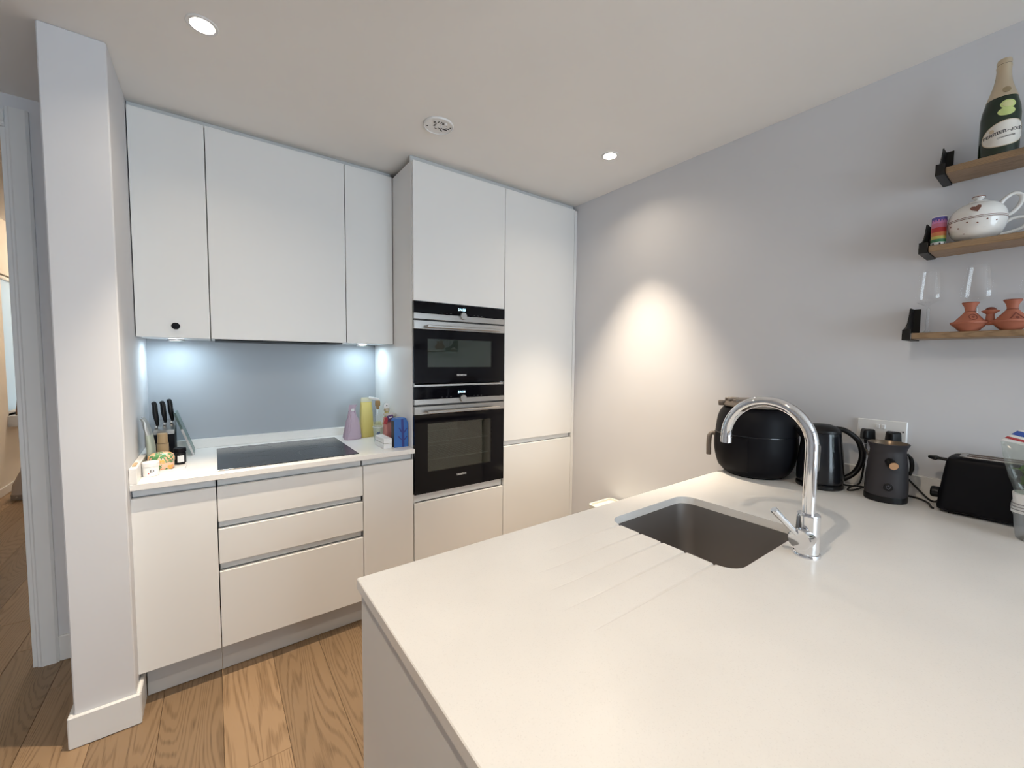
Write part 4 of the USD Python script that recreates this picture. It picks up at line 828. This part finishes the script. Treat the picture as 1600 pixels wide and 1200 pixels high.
part(t, 'clip', rot(cbox(-.081, -.045, .182, .193, WT + .133, WT + .166, .002), -12, [0, 1, 0], (-.061, .18, WT + .15)), PURP, 'purple clip')
part(t, 'clip_print', rot(cbox(-.071, -.053, .1812, .1819, WT + .150, WT + .157, .0003), -12, [0, 1, 0], (-.061, .18, WT + .15)), WHITEPR)
t = thing('blue_carton', 'blue carton printed with a dark tree at the right end of the worktop', 'carton', (-.044, .09, WT))
car = Polygon([(-.0835, 0), (-.0045, 0), (-.0045, .130), (-.016, .160), (-.077, .160), (-.0835, .148)])
part(t, 'box', mv(rot(extr(car, .048), 90, [1, 0, 0]), 0, .116, WT), pm('carton_blue', (.03, .13, .42), .4), smooth=False)
part(t, 'side_panel', cbox(-.0843, -.0837, .070, .114, WT + .002, WT + .146, .0002), INK, 'dark side of the carton')
TREE = [[(-.034, .0), (-.034, .05), (-.036, .10), (-.038, .150)], [(-.035, .035), (-.050, .045), (-.060, .058)], [(-.034, .075), (-.046, .085), (-.052, .10)], [(-.034, .07), (-.022, .085), (-.014, .098)], [(-.052, .10), (-.058, .104)], [(-.034, .03), (-.022, .042), (-.012, .055)]]
tp = unary_union([Polygon(np.vstack([np.array(s) + (w, 0), np.array(s)[::-1] - (w, 0)])).buffer(.0012) for s, w in zip(TREE, (.0058, .002, .0024, .0024, .0012, .002))])
part(t, 'tree_print', mv(rot(trimesh.util.concatenate([trimesh.creation.extrude_polygon(g, .0005, engine='earcut') for g in getattr(tp, 'geoms', [tp])]), 90, [1, 0, 0]), 0, .0679, WT + .003), pm('tree_navy', (.025, .035, .20), .45), 'dark blue tree print', smooth=False)
for k, (zz, lab) in enumerate(((0, 'lower of the two small white boxes stacked in front of the pink packet'), (.0285, 'upper of the two small white boxes stacked in front of the pink packet'))):
    t = thing('white_box', lab, 'box', (-.12, .14, WT + zz), group='stacked small white boxes')
    part(t, 'carton', cbox(-.143 + k * .0015, -.0975, .066, .215, WT + zz + .0002, WT + zz + .0275, .002), WHITEP)
    part(t, 'flap_line', cbox(-.141, -.0995, .0652, .0661, WT + zz + .020, WT + zz + .0208, .0002), pm('box_line_%d' % k, (.5, .5, .5), .6), smooth=False)
# glass jar with lid standing behind blue carton (clear box tops)
t = thing('clear_container', 'clear plastic food container standing behind the blue carton', 'container', (-.033, .275, WT))
part(t, 'box', cbox(-.062, -.006, .245, .306, WT, WT + .150, .006), PLASTIC)
part(t, 'lid', cbox(-.064, -.004, .243, .308, WT + .1505, WT + .165, .004), pane('lid_clear', (.9, .86, .84), milky=.4, milk=(.72, .68, .66)))

# ------------------------------------------------------------------ things in the room beyond
t = thing('tote_bag', 'beige cloth tote bag standing on the floor beyond the doorway', 'bag', (-2.39, 3.90, 0))
CLOTH = paint('tote_cloth', (.50, .42, .36), rough=.9, bump=.4, scale=30, var=.1)
SB = lambda z, a, b: superell(-2.37, 3.92, z, a, b, 3, 28)
part(t, 'bag', crumple([SB(.001, .12, .10), SB(.03, .125, .105), SB(.14, .11, .085), SB(.24, .07, .05), SB(.28, .05, .035)], .004, 11), CLOTH)
part(t, 'base_panel', loft([SB(.004, .126, .106), SB(.05, .126, .106)]), pm('tote_base', (.30, .25, .21), .8))
part(t, 'strap', tube(spline([(-2.42, 3.92, .27), (-2.40, 3.92, .36), (-2.36, 3.92, .38), (-2.33, 3.92, .33), (-2.33, 3.92, .27)], 6), .014, 10), CLOTH)
t = thing('dark_pot', 'small dark pot on the window sill beyond the doorway', 'pot', (-2.53, 4.56, .77))
part(t, 'pot', lathe([(0, 0), (.04, 0), (.05, .09), (.046, .09), (.037, .01), (0, .01)], 32), BLACKM, local=True)
part(t, 'rim', lathe([(.049, .088), (.054, .088), (.054, .102), (.046, .102), (.049, .088)], 32), BLACKM, local=True)
t = thing('paper_ornament', 'brown and white folded ornament on the window sill beyond the doorway', 'ornament', (-2.54, 4.42, .77))
part(t, 'leaf', trimesh.convex.convex_hull(np.array([(-2.56, 4.38, .771), (-2.52, 4.46, .771), (-2.55, 4.40, .95), (-2.545, 4.405, .95), (-2.52, 4.38, .771)])), pm('ornament_brown', (.22, .13, .08), .7), smooth=False)
part(t, 'fold', trimesh.convex.convex_hull(np.array([(-2.515, 4.44, .771), (-2.49, 4.50, .771), (-2.53, 4.47, .92), (-2.525, 4.475, .92), (-2.50, 4.43, .771)])), WHITEPR, smooth=False)
